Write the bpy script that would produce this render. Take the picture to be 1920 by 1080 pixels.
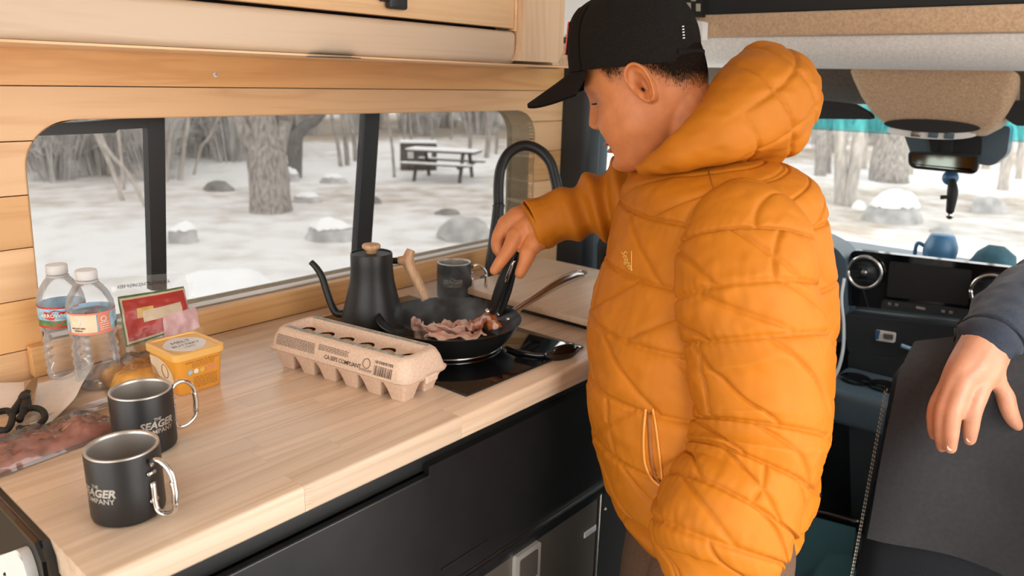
import bpy, bmesh, math, random
import numpy as np
from mathutils import Vector, Matrix

random.seed(7)
rng = np.random.default_rng(7)
scene = bpy.context.scene
for o in list(bpy.data.objects):
    bpy.data.objects.remove(o, do_unlink=True)
C = scene.collection

# ------------------------------------------------------------------ camera
F = 1425.0
YAW, PITCH, ROLL = math.radians(40.36), math.radians(15.38), math.radians(1.51)
CAM = np.array([0.0, 0.0, 1.42])
def cam_axes():
    cy, sy, cp, sp = math.cos(YAW), math.sin(YAW), math.cos(PITCH), math.sin(PITCH)
    f = np.array([cy*cp, sy*cp, -sp]); r = np.array([sy, -cy, 0.0]); u = np.cross(r, f)
    c, s = math.cos(ROLL), math.sin(ROLL)
    return c*r+s*u, -s*r+c*u, f
CR, CU, CF = cam_axes()
RH = np.array([math.sin(YAW), -math.cos(YAW), 0.0])      # horizontal right of the view
FH = np.array([math.cos(YAW), math.sin(YAW), 0.0])       # horizontal forward of the view
def P(px, py, x=None, y=None, z=None, d=None):
    """photo pixel -> world point on a plane x / y / z = const or at depth d"""
    r = (px-960)/F*CR - (py-540)/F*CU + CF
    if x is not None: t = (x-CAM[0])/r[0]
    elif y is not None: t = (y-CAM[1])/r[1]
    elif z is not None: t = (z-CAM[2])/r[2]
    else: t = d
    return CAM + t*r
def depth(p):
    return float(np.dot(np.asarray(p)-CAM, CF))
cd = bpy.data.cameras.new('camera'); cam = bpy.data.objects.new('camera', cd); C.objects.link(cam)
cd.sensor_width = 36.0; cd.lens = F/1920*36.0; cd.clip_start = 0.02; cd.clip_end = 400
cam.matrix_world = Matrix(((CR[0], CU[0], -CF[0], CAM[0]), (CR[1], CU[1], -CF[1], CAM[1]),
                           (CR[2], CU[2], -CF[2], CAM[2]), (0, 0, 0, 1)))
cd.dof.use_dof = True; cd.dof.focus_distance = 1.08; cd.dof.aperture_fstop = 5.6
scene.camera = cam
scene.cycles.transparent_max_bounces = 32

# ------------------------------------------------------------------ light
world = bpy.data.worlds.new('world'); scene.world = world; world.use_nodes = True
wn = world.node_tree.nodes; wl = world.node_tree.links
bg = wn['Background']
bg.inputs[0].default_value = (1.0, 0.985, 0.965, 1); bg.inputs[1].default_value = 1.35
sd = bpy.data.lights.new('sun', 'SUN'); sd.energy = 0.7; sd.angle = math.radians(22); sd.color = (1.0, 0.95, 0.88)
sun = bpy.data.objects.new('sun', sd); C.objects.link(sun)
sun.rotation_euler = Vector((0.45, 0.80, -0.62)).to_track_quat('-Z', 'Y').to_euler()
vs = scene.view_settings
vs.view_transform = 'Standard'; vs.look = 'None'; vs.gamma = 1.0; vs.exposure = 1.62; vs.use_curve_mapping = False

# ------------------------------------------------------------------ materials
MATS = {}
def _nt(name):
    m = bpy.data.materials.new(name); m.use_nodes = True
    MATS[name] = m
    return m, m.node_tree.nodes, m.node_tree.links, m.node_tree.nodes['Principled BSDF']
def mat(name, col, rough=0.5, metal=0.0, noise=None, bump=None, sheen=0, spec=0.5, coat=0, sss=0, stretch=(1, 1, 1), emit=0):
    m, n, l, b = _nt(name)
    b.inputs['Roughness'].default_value = rough; b.inputs['Metallic'].default_value = metal
    b.inputs['Base Color'].default_value = (*col, 1); b.inputs['Specular IOR Level'].default_value = spec
    b.inputs['Coat Weight'].default_value = coat
    if sheen: b.inputs['Sheen Weight'].default_value = sheen
    if sss:
        b.inputs['Subsurface Weight'].default_value = sss
        b.inputs['Subsurface Radius'].default_value = (0.012, 0.005, 0.002); b.inputs['Subsurface Scale'].default_value = 1.0
    if emit:
        b.inputs['Emission Color'].default_value = (*col, 1); b.inputs['Emission Strength'].default_value = emit
    tc = n.new('ShaderNodeTexCoord'); mp = n.new('ShaderNodeMapping'); mp.inputs['Scale'].default_value = stretch
    l.new(tc.outputs['Object'], mp.inputs[0])
    if noise:
        sc, amt = noise
        t = n.new('ShaderNodeTexNoise'); t.inputs['Scale'].default_value = sc; t.inputs['Detail'].default_value = 5
        l.new(mp.outputs[0], t.inputs['Vector'])
        r = n.new('ShaderNodeValToRGB')
        r.color_ramp.elements[0].position = .3; r.color_ramp.elements[1].position = .7
        r.color_ramp.elements[0].color = (*[max(0, c*(1-amt)) for c in col], 1)
        r.color_ramp.elements[1].color = (*[min(1, c*(1+amt)) for c in col], 1)
        l.new(t.outputs[0], r.inputs[0]); l.new(r.outputs[0], b.inputs['Base Color'])
    if bump:
        sc, st = bump
        t = n.new('ShaderNodeTexNoise'); t.inputs['Scale'].default_value = sc; t.inputs['Detail'].default_value = 4
        l.new(mp.outputs[0], t.inputs['Vector'])
        bp = n.new('ShaderNodeBump'); bp.inputs['Strength'].default_value = st; bp.inputs['Distance'].default_value = 0.002
        l.new(t.outputs[0], bp.inputs['Height']); l.new(bp.outputs[0], b.inputs['Normal'])
    return m
def wood(name, c1, c2, axis=0, rough=0.42, var=0.12, k=1.0):
    m, n, l, b = _nt(name)
    b.inputs['Roughness'].default_value = rough
    tc = n.new('ShaderNodeTexCoord'); oi = n.new('ShaderNodeObjectInfo')
    mul = n.new('ShaderNodeMath'); mul.operation = 'MULTIPLY'; mul.inputs[1].default_value = 37.0
    l.new(oi.outputs['Random'], mul.inputs[0])
    add = n.new('ShaderNodeVectorMath'); l.new(tc.outputs['Object'], add.inputs[0]); l.new(mul.outputs[0], add.inputs[1])
    mp = n.new('ShaderNodeMapping'); s = [13*k, 13*k, 13*k]; s[axis] = 0.9*k
    mp.inputs['Scale'].default_value = s; l.new(add.outputs[0], mp.inputs[0])
    t = n.new('ShaderNodeTexNoise'); t.inputs['Scale'].default_value = 1.3; t.inputs['Detail'].default_value = 3; t.inputs['Distortion'].default_value = 1.1
    l.new(mp.outputs[0], t.inputs['Vector'])
    w = n.new('ShaderNodeMath'); w.operation = 'MULTIPLY'; w.inputs[1].default_value = 9.0; l.new(t.outputs[0], w.inputs[0])
    fr = n.new('ShaderNodeMath'); fr.operation = 'PINGPONG'; fr.inputs[1].default_value = 1.0; l.new(w.outputs[0], fr.inputs[0])
    mp2 = n.new('ShaderNodeMapping'); s2 = [190*k]*3; s2[axis] = 5*k; mp2.inputs['Scale'].default_value = s2; l.new(add.outputs[0], mp2.inputs[0])
    t2 = n.new('ShaderNodeTexNoise'); t2.inputs['Scale'].default_value = 1.0; t2.inputs['Detail'].default_value = 2; l.new(mp2.outputs[0], t2.inputs['Vector'])
    mx = n.new('ShaderNodeMix'); mx.inputs[0].default_value = 0.45; l.new(fr.outputs[0], mx.inputs[2]); l.new(t2.outputs[0], mx.inputs[3])
    r = n.new('ShaderNodeValToRGB'); r.color_ramp.elements[0].color = (*c1, 1); r.color_ramp.elements[1].color = (*c2, 1)
    r.color_ramp.elements[0].position = .12; r.color_ramp.elements[1].position = .62
    l.new(mx.outputs[0], r.inputs[0])
    hs = n.new('ShaderNodeHueSaturation'); mr = n.new('ShaderNodeMapRange')
    mr.inputs[3].default_value = 1-var; mr.inputs[4].default_value = 1+var
    l.new(oi.outputs['Random'], mr.inputs[0]); l.new(mr.outputs[0], hs.inputs['Value']); l.new(r.outputs[0], hs.inputs['Color'])
    l.new(hs.outputs[0], b.inputs['Base Color'])
    bp = n.new('ShaderNodeBump'); bp.inputs['Strength'].default_value = .12; bp.inputs['Distance'].default_value = .001
    l.new(mx.outputs[0], bp.inputs['Height']); l.new(bp.outputs[0], b.inputs['Normal'])
    return m
def clear(name, tint=(1, 1, 1), gloss=1.0, body=0.0, bodycol=(.9, .9, .9), rough=0.03, edge=0.5, rim=0.0):
    """thin clear plastic or glass: see-through, glossy at grazing angles"""
    m = bpy.data.materials.new(name); m.use_nodes = True; MATS[name] = m
    n = m.node_tree.nodes; l = m.node_tree.links; n.clear()
    out = n.new('ShaderNodeOutputMaterial'); tr = n.new('ShaderNodeBsdfTransparent'); tr.inputs[0].default_value = (*tint, 1)
    gl = n.new('ShaderNodeBsdfGlossy'); gl.inputs['Roughness'].default_value = rough
    lw = n.new('ShaderNodeLayerWeight'); lw.inputs[0].default_value = edge*.5
    ml = n.new('ShaderNodeMath'); ml.operation = 'MULTIPLY'; ml.inputs[1].default_value = gloss; l.new(lw.outputs['Fresnel'], ml.inputs[0])
    base = tr.outputs[0]
    if body:
        df = n.new('ShaderNodeBsdfDiffuse'); df.inputs[0].default_value = (*bodycol, 1)
        m1 = n.new('ShaderNodeMixShader'); m1.inputs[0].default_value = body
        l.new(tr.outputs[0], m1.inputs[1]); l.new(df.outputs[0], m1.inputs[2]); base = m1.outputs[0]
        if rim:  # diffuse white towards the outline, a painted edge highlight
            l2 = n.new('ShaderNodeLayerWeight'); l2.inputs[0].default_value = .35
            ma = n.new('ShaderNodeMath'); ma.operation = 'MULTIPLY_ADD'; ma.inputs[1].default_value = rim; ma.inputs[2].default_value = body
            l.new(l2.outputs['Facing'], ma.inputs[0]); l.new(ma.outputs[0], m1.inputs[0])
    mix = n.new('ShaderNodeMixShader'); l.new(ml.outputs[0], mix.inputs[0]); l.new(base, mix.inputs[1]); l.new(gl.outputs[0], mix.inputs[2])
    l.new(mix.outputs[0], out.inputs[0])
    return m

wood('maple', (.74, .445, .225), (.84, .545, .295))
wood('maple_orange', (.72, .375, .14), (.83, .48, .20))
wood('maple_pale', (.59, .42, .285), (.66, .49, .345))
wood('maple_post', (.64, .42, .25), (.73, .51, .325), axis=2)
wood('butcher', (.62, .445, .30), (.75, .575, .42), rough=.28, var=.09)
wood('handle_wood', (.50, .27, .13), (.66, .40, .22), axis=2, k=3, var=0)
mat('black_panel', (.012, .012, .013), .38, noise=(30, .2))
mat('black_recess', (.006, .006, .006), .6)
mat('black_metal', (.010, .011, .011), .42, bump=(900, .05))
mat('black_gloss', (.004, .004, .005), .05, spec=.7)
mat('mug_black', (.014, .014, .015), .40)
mat('steel', (.62, .60, .57), .22, 1.0, stretch=(1, 1, 40), bump=(30, .04))
mat('steel_dark', (.30, .28, .26), .32, 1.0, stretch=(1, 60, 1), bump=(20, .08))
mat('fridge_steel', (.15, .13, .108), .5, .55, stretch=(1, 60, 1), bump=(20, .08))
mat('latch_steel', (.62, .59, .55), .4, .5)
mat('liner_steel', (.60, .57, .53), .38, .85, stretch=(1, 1, 40), bump=(30, .06))
mat('chrome', (.78, .76, .74), .12, 1.0)
mat('pan_black', (.010, .011, .011), .32)
mat('white_trim', (.78, .77, .74), .5)
mat('fabric_tan', (.58, .385, .235), .9, noise=(160, .18), bump=(600, .3), sheen=.2)
mat('fabric_grey', (.90, .86, .80), .9, noise=(160, .1), bump=(600, .2))
mat('fabric_shaded', (.10, .07, .045), .9, noise=(90, .2))  # cab roof lining, shade put into the colour
mat('liner_beige', (.36, .28, .18), .9, noise=(220, .15), bump=(700, .3))
mat('dash_dark', (.018, .022, .026), .55, bump=(500, .15))
mat('dash_blue', (.07, .105, .135), .45, bump=(500, .1))
mat('teal_vinyl', (.03, .075, .085), .42, bump=(240, .15))
mat('leather_black', (.016, .018, .022), .36, bump=(320, .25))
mat('cloth_black', (.015, .0145, .0165), .85, noise=(120, .25), bump=(700, .3), sheen=.1)
mat('navy', (.012, .018, .032), .9, noise=(200, .3), bump=(800, .35), sheen=.15)
mat('thread', (.42, .38, .30), .7)
mat('rubber', (.01, .01, .01), .7)
mat('pulp', (.72, .53, .40), .95, noise=(260, .09), bump=(420, .35))
mat('pulp_print', (.36, .37, .33), .9, noise=(140, .35))
mat('ink', (.085, .06, .045), .8)
mat('ink_brown', (.30, .13, .04), .8)
mat('egg_shell', (.52, .26, .13), .45)
mat('dark_hole', (.03, .018, .01), .9)
mat('tub_orange', (.82, .36, .045), .38, noise=(20, .05), sss=0)
mat('tub_lid', (.86, .50, .14), .35)
mat('label_white', (.82, .80, .78), .5, noise=(40, .05))
mat('label_cream', (.80, .66, .46), .5, noise=(30, .1))
mat('label_red', (.55, .035, .022), .4, noise=(26, .12))
mat('label_pinkred', (.75, .26, .17), .45)
mat('label_green', (.09, .20, .055), .45, noise=(90, .4))
mat('label_blue', (.32, .55, .72), .45, noise=(70, .35))
mat('label_yellow', (.78, .50, .10), .45)
mat('meat_pink', (.74, .40, .36), .42, noise=(60, .22), bump=(120, .2))
mat('ham_pink', (.80, .52, .52), .4, noise=(30, .15))
mat('bacon_fat', (.82, .57, .45), .34, noise=(40, .12), sss=0)
mat('bacon_pink', (.72, .33, .25), .34, noise=(36, .25))
mat('bacon_brown', (.46, .11, .03), .3, noise=(60, .3))
mat('cheese', (.85, .42, .07), .5, noise=(60, .2))
mat('raw_bacon', (.62, .20, .12), .4, noise=(45, .45))
mat('paper', (.80, .76, .72), .92, noise=(120, .04), bump=(300, .25))
mat('skin', (.58, .205, .070), .50, noise=(55, .10), bump=(420, .12), sss=.15)
mat('skin_pale', (.47, .215, .125), .50, noise=(45, .09), bump=(420, .12), sss=.15)
mat('lip', (.36, .11, .065), .4, sss=.1)
mat('nail', (.55, .28, .19), .4)
mat('hair', (.008, .006, .005), .6, stretch=(1, 1, .2), bump=(900, .5))
mat('cap_black', (.012, .0095, .008), .9, bump=(1400, .8), spec=.15, noise=(500, .5))
mat('cap_front', (.011, .008, .0065), .95, bump=(700, .3), spec=.12)
mat('patch_red', (.62, .06, .03), .5)
mat('jacket', (.46, .142, .005), .60, noise=(14, .06), bump=(900, .12), spec=.25)
mat('jacket_dark', (.30, .09, .008), .6)
mat('zip_gold', (.75, .30, .05), .4)
mat('trousers', (.11, .055, .028), .9, noise=(240, .2), bump=(800, .35))
mat('snow', (.80, .80, .80), .8)
mat('bark', (.30, .27, .245), .95, noise=(9, .45), bump=(14, 1.0), stretch=(3, 3, .5))
mat('bark_dark', (.15, .14, .13), .95, noise=(9, .4), bump=(14, 1.0), stretch=(3, 3, .5))
mat('bark_pale', (.42, .38, .34), .95, noise=(6, .3), bump=(12, .6), stretch=(2, 2, .4))
mat('twig', (.52, .50, .475), .95, noise=(3, .3))
mat('rock', (.42, .41, .40), .9, noise=(3, .35), bump=(9, .8))
mat('rock_dark', (.22, .21, .20), .9, noise=(3, .35), bump=(9, .8))
mat('table_wood', (.10, .085, .075), .9, noise=(4, .3))
mat('box_brown', (.085, .07, .055), .8, noise=(3, .2))
mat('blue_plastic', (.05, .16, .30), .4, noise=(14, .3))
mat('teal_cloth', (.03, .09, .12), .8, noise=(20, .4))
mat('cable_white', (.62, .68, .70), .4)
mat('floor_dark', (.016, .018, .019), .6, bump=(60, .3))
mat('ceiling_grey', (.60, .58, .55), .9)
clear('window_glass', (.52, .52, .518), gloss=.55, edge=.35)
clear('windscreen_glass', (.72, .73, .73), gloss=.3, edge=.35)
clear('teal_glass', (.30, .66, .70), gloss=.35, edge=.35)
clear('pet', (.985, .985, .985), gloss=.7, body=.03, edge=.5, rim=.38, bodycol=(.92, .93, .94))
clear('film', (.98, .98, .98), gloss=1.3, body=.09, rough=.07, edge=.7)
clear('film_clear', (.99, .99, .99), gloss=.8, body=.015, rough=.10, edge=.5)
clear('cap_plastic', (.95, .95, .95), gloss=.6, body=.62, bodycol=(.86, .86, .86), rough=.2)

mat('mirror_dark', (.22, .26, .24), .06, 1.0)
def ground_material():
    m, n, l, b = _nt('snow_ground')
    b.inputs['Roughness'].default_value = .9
    tc = n.new('ShaderNodeTexCoord')
    def noise(sc, det, dist=0):
        t = n.new('ShaderNodeTexNoise'); t.inputs['Scale'].default_value = sc; t.inputs['Detail'].default_value = det
        t.inputs['Distortion'].default_value = dist; l.new(tc.outputs['Object'], t.inputs['Vector']); return t
    big = noise(.10, 4, .4); fine = noise(2.2, 6)
    mx = n.new('ShaderNodeMath'); mx.operation = 'MULTIPLY_ADD'; mx.inputs[1].default_value = .75
    l.new(big.outputs[0], mx.inputs[0])
    f2 = n.new('ShaderNodeMath'); f2.operation = 'MULTIPLY'; f2.inputs[1].default_value = .30; l.new(fine.outputs[0], f2.inputs[0]); l.new(f2.outputs[0], mx.inputs[2])
    r = n.new('ShaderNodeValToRGB'); e = r.color_ramp.elements
    e[0].position = .43; e[0].color = (.72, .71, .70, 1); e[1].position = .60; e[1].color = (.36, .30, .235, 1)
    k = r.color_ramp.elements.new(.50); k.color = (.60, .57, .54, 1)
    l.new(mx.outputs[0], r.inputs[0]); l.new(r.outputs[0], b.inputs['Base Color'])
    bp = n.new('ShaderNodeBump'); bp.inputs['Strength'].default_value = .8; bp.inputs['Distance'].default_value = .06
    l.new(fine.outputs[0], bp.inputs['Height']); l.new(bp.outputs[0], b.inputs['Normal'])
ground_material()

# ------------------------------------------------------------------ helpers
def tag(o, label=None, cat=None, group=None, kind=None):
    if label: o['label'] = label
    if cat: o['category'] = cat
    if group: o['group'] = group
    if kind: o['kind'] = kind
    return o
def thing(name, label, cat, loc=(0, 0, 0), rz=0.0, group=None, kind=None):
    o = bpy.data.objects.new(name, None); C.objects.link(o)
    o.empty_display_size = .02
    o.location = loc; o.rotation_euler = (0, 0, rz)
    return tag(o, label, cat, group, kind)
def world_of(o):
    M = Matrix.Translation(o.location) @ o.rotation_euler.to_matrix().to_4x4()
    return world_of(o.parent) @ M if o.parent else M
def mk(name, v, f, m, parent=None, local=False, smooth=False, label=None, sharp=None):
    """one mesh object; v in world coordinates unless local"""
    v = np.asarray(v, float).reshape(-1, 3)
    me = bpy.data.meshes.new(name)
    loc = np.zeros(3)
    if parent is None:
        lo, hi = v.min(0), v.max(0); loc = np.array([(lo[0]+hi[0])/2, (lo[1]+hi[1])/2, lo[2]]); v = v-loc
    elif not local:
        Mi = np.array(world_of(parent).inverted()); v = v @ Mi[:3, :3].T + Mi[:3, 3]
    me.from_pydata(v.tolist(), [], [tuple(int(i) for i in q) for q in f]); me.update()
    bm = bmesh.new(); bm.from_mesh(me); bmesh.ops.recalc_face_normals(bm, faces=bm.faces); bm.to_mesh(me); bm.free()
    if smooth:
        me.polygons.foreach_set('use_smooth', [True]*len(me.polygons))
        if sharp: me.set_sharp_from_angle(angle=math.radians(sharp))
    o = bpy.data.objects.new(name, me); C.objects.link(o)
    if parent is None: o.location = loc
    else: o.parent = parent
    if isinstance(m, str): m = MATS[m]
    if m: me.materials.append(m)
    if label: o['label'] = label
    return o
def struct(o):
    o['kind'] = 'structure'; return o
def bmdata(bm):
    bm.verts.ensure_lookup_table(); bm.verts.index_update()
    v = [tuple(x.co) for x in bm.verts]; f = [[x.index for x in q.verts] for q in bm.faces]; bm.free(); return v, f
def boxg(lo, hi, bev=0.0, seg=2):
    bm = bmesh.new(); bmesh.ops.create_cube(bm, size=1)
    lo = Vector(lo); hi = Vector(hi)
    for x in bm.verts: x.co = Vector([lo[i]+(x.co[i]+.5)*(hi[i]-lo[i]) for i in range(3)])
    if bev: bmesh.ops.bevel(bm, geom=bm.edges[:], offset=bev, segments=seg, affect='EDGES', profile=.5)
    return bmdata(bm)
def box(name, lo, hi, m, parent=None, bev=0.0, local=False, seg=2, label=None):
    v, f = boxg(lo, hi, bev, seg)
    return mk(name, v, f, m, parent, local, smooth=bool(bev), sharp=35, label=label)
def merge(*gs):
    V, Fc = [], []
    for v, f in gs:
        o = len(V); V += [tuple(x) for x in v]; Fc += [[i+o for i in q] for q in f]
    return V, Fc
def ringgrid(R, cap0=True, cap1=True, closed=True):
    """R: list of rings (n x 3 arrays)"""
    n = len(R[0]); V = np.concatenate([np.asarray(r, float) for r in R]); Fc = []
    for i in range(len(R)-1):
        for j in range(n if closed else n-1):
            k = (j+1) % n; Fc.append((i*n+j, i*n+k, (i+1)*n+k, (i+1)*n+j))
    if cap0: Fc.append(tuple(range(n))[::-1])
    if cap1: Fc.append(tuple((len(R)-1)*n+j for j in range(n)))
    return V, Fc
def lathe(prof, n=40, c=(0, 0, 0), cap0=True, cap1=True):
    a = np.arange(n)/n*2*math.pi
    R = [np.stack([c[0]+r*np.cos(a), c[1]+r*np.sin(a), np.full(n, c[2]+z)], 1) for r, z in prof]
    return ringgrid(R, cap0, cap1)
def catmull(pts, sub):
    p = np.asarray(pts, float)
    if len(p) < 3: 
        t = np.linspace(0, 1, sub+1)[:, None]; return p[0]*(1-t)+p[-1]*t
    q = np.concatenate([[2*p[0]-p[1]], p, [2*p[-1]-p[-2]]]); out = []
    for i in range(len(p)-1):
        a, b, c, d = q[i:i+4]
        for k in range(sub):
            t = k/sub
            out.append(.5*((2*b)+(c-a)*t+(2*a-5*b+4*c-d)*t*t+(3*b-a-3*c+d)*t**3))
    out.append(p[-1]); return np.array(out)
def frames(path, up=(0, 0, 1)):
    p = np.asarray(path, float); T = np.gradient(p, axis=0); T /= np.linalg.norm(T, axis=1)[:, None]+1e-12
    u = np.asarray(up, float)
    if abs(np.dot(u, T[0])) > .95: u = np.array([1., 0, 0])
    N = []; n0 = u-np.dot(u, T[0])*T[0]; n0 /= np.linalg.norm(n0)
    for t in T:
        n0 = n0-np.dot(n0, t)*t; n0 /= np.linalg.norm(n0)+1e-12; N.append(n0.copy())
    N = np.array(N); return T, N, np.cross(T, N)
def tube(pts, r, n=12, sub=6, closed=False, flat=1.0, cap=True):
    """round bar along a path; r scalar or one per point"""
    pts = np.asarray(pts, float)
    rr = np.full(len(pts), r) if np.isscalar(r) else np.asarray(r, float)
    if closed:
        pts = np.concatenate([pts[-2:], pts, pts[:3]]); rr = np.concatenate([rr[-2:], rr, rr[:3]])
    q = catmull(np.concatenate([pts, rr[:, None]], 1), sub)
    if closed: q = q[2*sub: -3*sub+1] if sub else q[2:-3]
    path, rad = q[:, :3], q[:, 3]
    T, N, B = frames(path); a = np.arange(n)/n*2*math.pi
    R = [path[i]+rad[i]*(np.cos(a)[:, None]*N[i]+flat*np.sin(a)[:, None]*B[i]) for i in range(len(path))]
    return ringgrid(R, cap, cap)
def rrect(hx, hy, r, n=6, cx=0, cy=0):
    pts = []
    for sx, sy, a0 in ((1, 1, 0), (-1, 1, 90), (-1, -1, 180), (1, -1, 270)):
        for k in range(n+1):
            a = math.radians(a0+90*k/n); pts.append((cx+sx*(hx-r)+r*math.cos(a), cy+sy*(hy-r)+r*math.sin(a)))
    return np.array(pts)
def prism(poly, t0, t1, fn):
    """poly 2-D outline, extruded between t0 and t1; fn(u, v, t) -> xyz"""
    n = len(poly); V = [fn(u, v, t0) for u, v in poly]+[fn(u, v, t1) for u, v in poly]
    Fc = [tuple(range(n))[::-1], tuple(range(n, 2*n))]+[(i, (i+1) % n, n+(i+1) % n, n+i) for i in range(n)]
    return V, Fc
def sphere(c, r, n=16, m=10, sc=(1, 1, 1)):
    prof = [(r*math.sin(math.pi*i/m), -r*math.cos(math.pi*i/m)) for i in range(m+1)]
    prof[0] = (r*.02, -r); prof[-1] = (r*.02, r)
    v, f = lathe(prof, n); v = np.array(v)*np.array(sc)+np.array(c); return v, f
def text2d(s, size, bold=0.0, shear=0.0, align='CENTER', spacing=1.0):
    cu = bpy.data.curves.new('t', 'FONT'); cu.body = s; cu.size = size; cu.align_x = align; cu.align_y = 'CENTER'
    cu.offset = bold*size; cu.shear = shear; cu.resolution_u = 2; cu.space_character = spacing
    o = bpy.data.objects.new('t', cu); C.objects.link(o)
    dg = bpy.context.evaluated_depsgraph_get(); ev = o.evaluated_get(dg); me = ev.to_mesh()
    v = [(x.co.x, x.co.y) for x in me.vertices]; f = [list(q.vertices) for q in me.polygons]
    ev.to_mesh_clear(); bpy.data.objects.remove(o); bpy.data.curves.remove(cu)
    return v, f
def text(name, s, size, m, fn, parent, local=True, **k):
    v, f = text2d(s, size, **k)
    if not v: return None
    return mk(name, [fn(a, b) for a, b in v], f, m, parent, local)
def copy_tree(o, parent=None):
    c = o.copy(); C.objects.link(c); c.parent = parent
    for ch in list(o.children): copy_tree(ch, c)
    return c
# lattice noise for shaping meshes
_perm = rng.random((64, 64, 64))
def vnoise(p, freq):
    p = np.asarray(p, float)*freq; i = np.floor(p).astype(int); f = p-i; f = f*f*(3-2*f); out = 0
    for dx in (0, 1):
        for dy in (0, 1):
            for dz in (0, 1):
                w = (f[:, 0] if dx else 1-f[:, 0])*(f[:, 1] if dy else 1-f[:, 1])*(f[:, 2] if dz else 1-f[:, 2])
                out = out+w*_perm[(i[:, 0]+dx) % 64, (i[:, 1]+dy) % 64, (i[:, 2]+dz) % 64]
    return out*2-1
def remesh(parts, voxel, smooth=4, fac=.5):
    """weld several closed shapes into one continuous surface"""
    v, f = merge(*parts); me = bpy.data.meshes.new('tmp'); me.from_pydata([tuple(map(float, x)) for x in v], [], [tuple(int(i) for i in q) for q in f]); me.update()
    bm = bmesh.new(); bm.from_mesh(me); bmesh.ops.recalc_face_normals(bm, faces=bm.faces); bm.to_mesh(me); bm.free()
    o = bpy.data.objects.new('tmp', me); C.objects.link(o)
    r = o.modifiers.new('r', 'REMESH'); r.mode = 'VOXEL'; r.voxel_size = voxel
    if smooth:
        s = o.modifiers.new('s', 'SMOOTH'); s.iterations = smooth; s.factor = fac
    dg = bpy.context.evaluated_depsgraph_get(); e = o.evaluated_get(dg); m2 = e.to_mesh()
    n = len(m2.vertices); co = np.empty(n*3); m2.vertices.foreach_get('co', co)
    fs = [tuple(q.vertices) for q in m2.polygons]; e.to_mesh_clear()
    bpy.data.objects.remove(o); bpy.data.meshes.remove(me)
    return co.reshape(-1, 3), fs
def limb(pts, r, n=14, sub=5):
    """tapered limb with round ends"""
    pts = [np.asarray(p, float) for p in pts]; r = list(r)
    g = tube(pts, r, n, sub)
    return [g, sphere(pts[0], r[0]*.98, n, 8), sphere(pts[-1], r[-1]*.98, n, 8)]

# ================================================================== THE VAN (setting)
TOP = 0.95                                                   # worktop height
WY = 1.30                                                    # inner face of the window wall
WZT, WZB, WXR, WRAD = 1.342, 0.992, 1.603, 0.072              # window opening
def wxl(z):
    x = .382+.04*(z-.95)
    if z > WZT-WRAD: x += WRAD-math.sqrt(max(0, WRAD**2-(z-(WZT-WRAD))**2))
    return x
def wxr(z):
    return WXR-((WRAD-math.sqrt(max(0, WRAD**2-(z-(WZT-WRAD))**2))) if z > WZT-WRAD else 0)
def slab(poly, y0, y1):
    return prism(poly, y0, y1, lambda u, v, t: (u, t, v))
def wall_strip(z0, z1, x0=-.7, x1=1.725, y0=WY, y1=WY+.014):
    gs = []
    if z1 <= WZB+.001: return slab([(x0, z0), (x1, z0), (x1, z1), (x0, z1)], y0, y1)
    if z1 > WZT:
        gs.append(slab([(x0, max(z0, WZT)), (x1, max(z0, WZT)), (x1, z1), (x0, z1)], y0, y1))
    if z0 < WZT:
        zz = np.linspace(z0, min(z1, WZT), 14)
        gs.append(slab([(x0, zz[0])]+[(wxl(z), z) for z in zz]+[(x0, zz[-1])], y0, y1))
        gs.append(slab([(x1, zz[0]), (x1, zz[-1])]+[(wxr(z), z) for z in zz[::-1]], y0, y1))
    return merge(*gs)
wall = struct(mk('wall_left', *merge(*[wall_strip(a, b, y0=WY+.016, y1=WY+.09) for a, b in ((0, WZB), (WZB, 1.25), (1.25, WZT), (WZT, 1.97))]), 'liner_beige'))
gz = [.832, .912, .992, 1.072, 1.152, 1.232, 1.312, 1.392, 1.472, 1.55]
for i in range(len(gz)-1):
    m = ['maple', 'maple_orange', 'maple'][i % 3] if gz[i] > 1.3 else ['maple_orange', 'maple'][i % 2]
    if abs(gz[i]-1.392) < .001: m = 'maple_orange'
    if abs(gz[i]-1.312) < .001: m = 'maple'
    mk('plank', *wall_strip(gz[i]+.0009, gz[i+1]-.0009), m, wall)
# lining of the window opening (reveal)
loop = [(wxl(z), z) for z in np.linspace(WZB, WZT, 40)]+[(wxr(z), z) for z in np.linspace(WZT, WZB, 40)]
gs = []
R0 = np.array([(x, WY-.004, z) for x, z in loop]); R1 = np.array([(x, WY+.085, z) for x, z in loop])
R2 = np.array([(x+(.012 if x < 1 else -.012)*0-.0, WY+.095, z) for x, z in loop])
V, Fc = ringgrid([R0, R1, R2], False, False, closed=False)
trim = struct(mk('trim_1', V, Fc, 'liner_beige', smooth=True, sharp=40))
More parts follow.
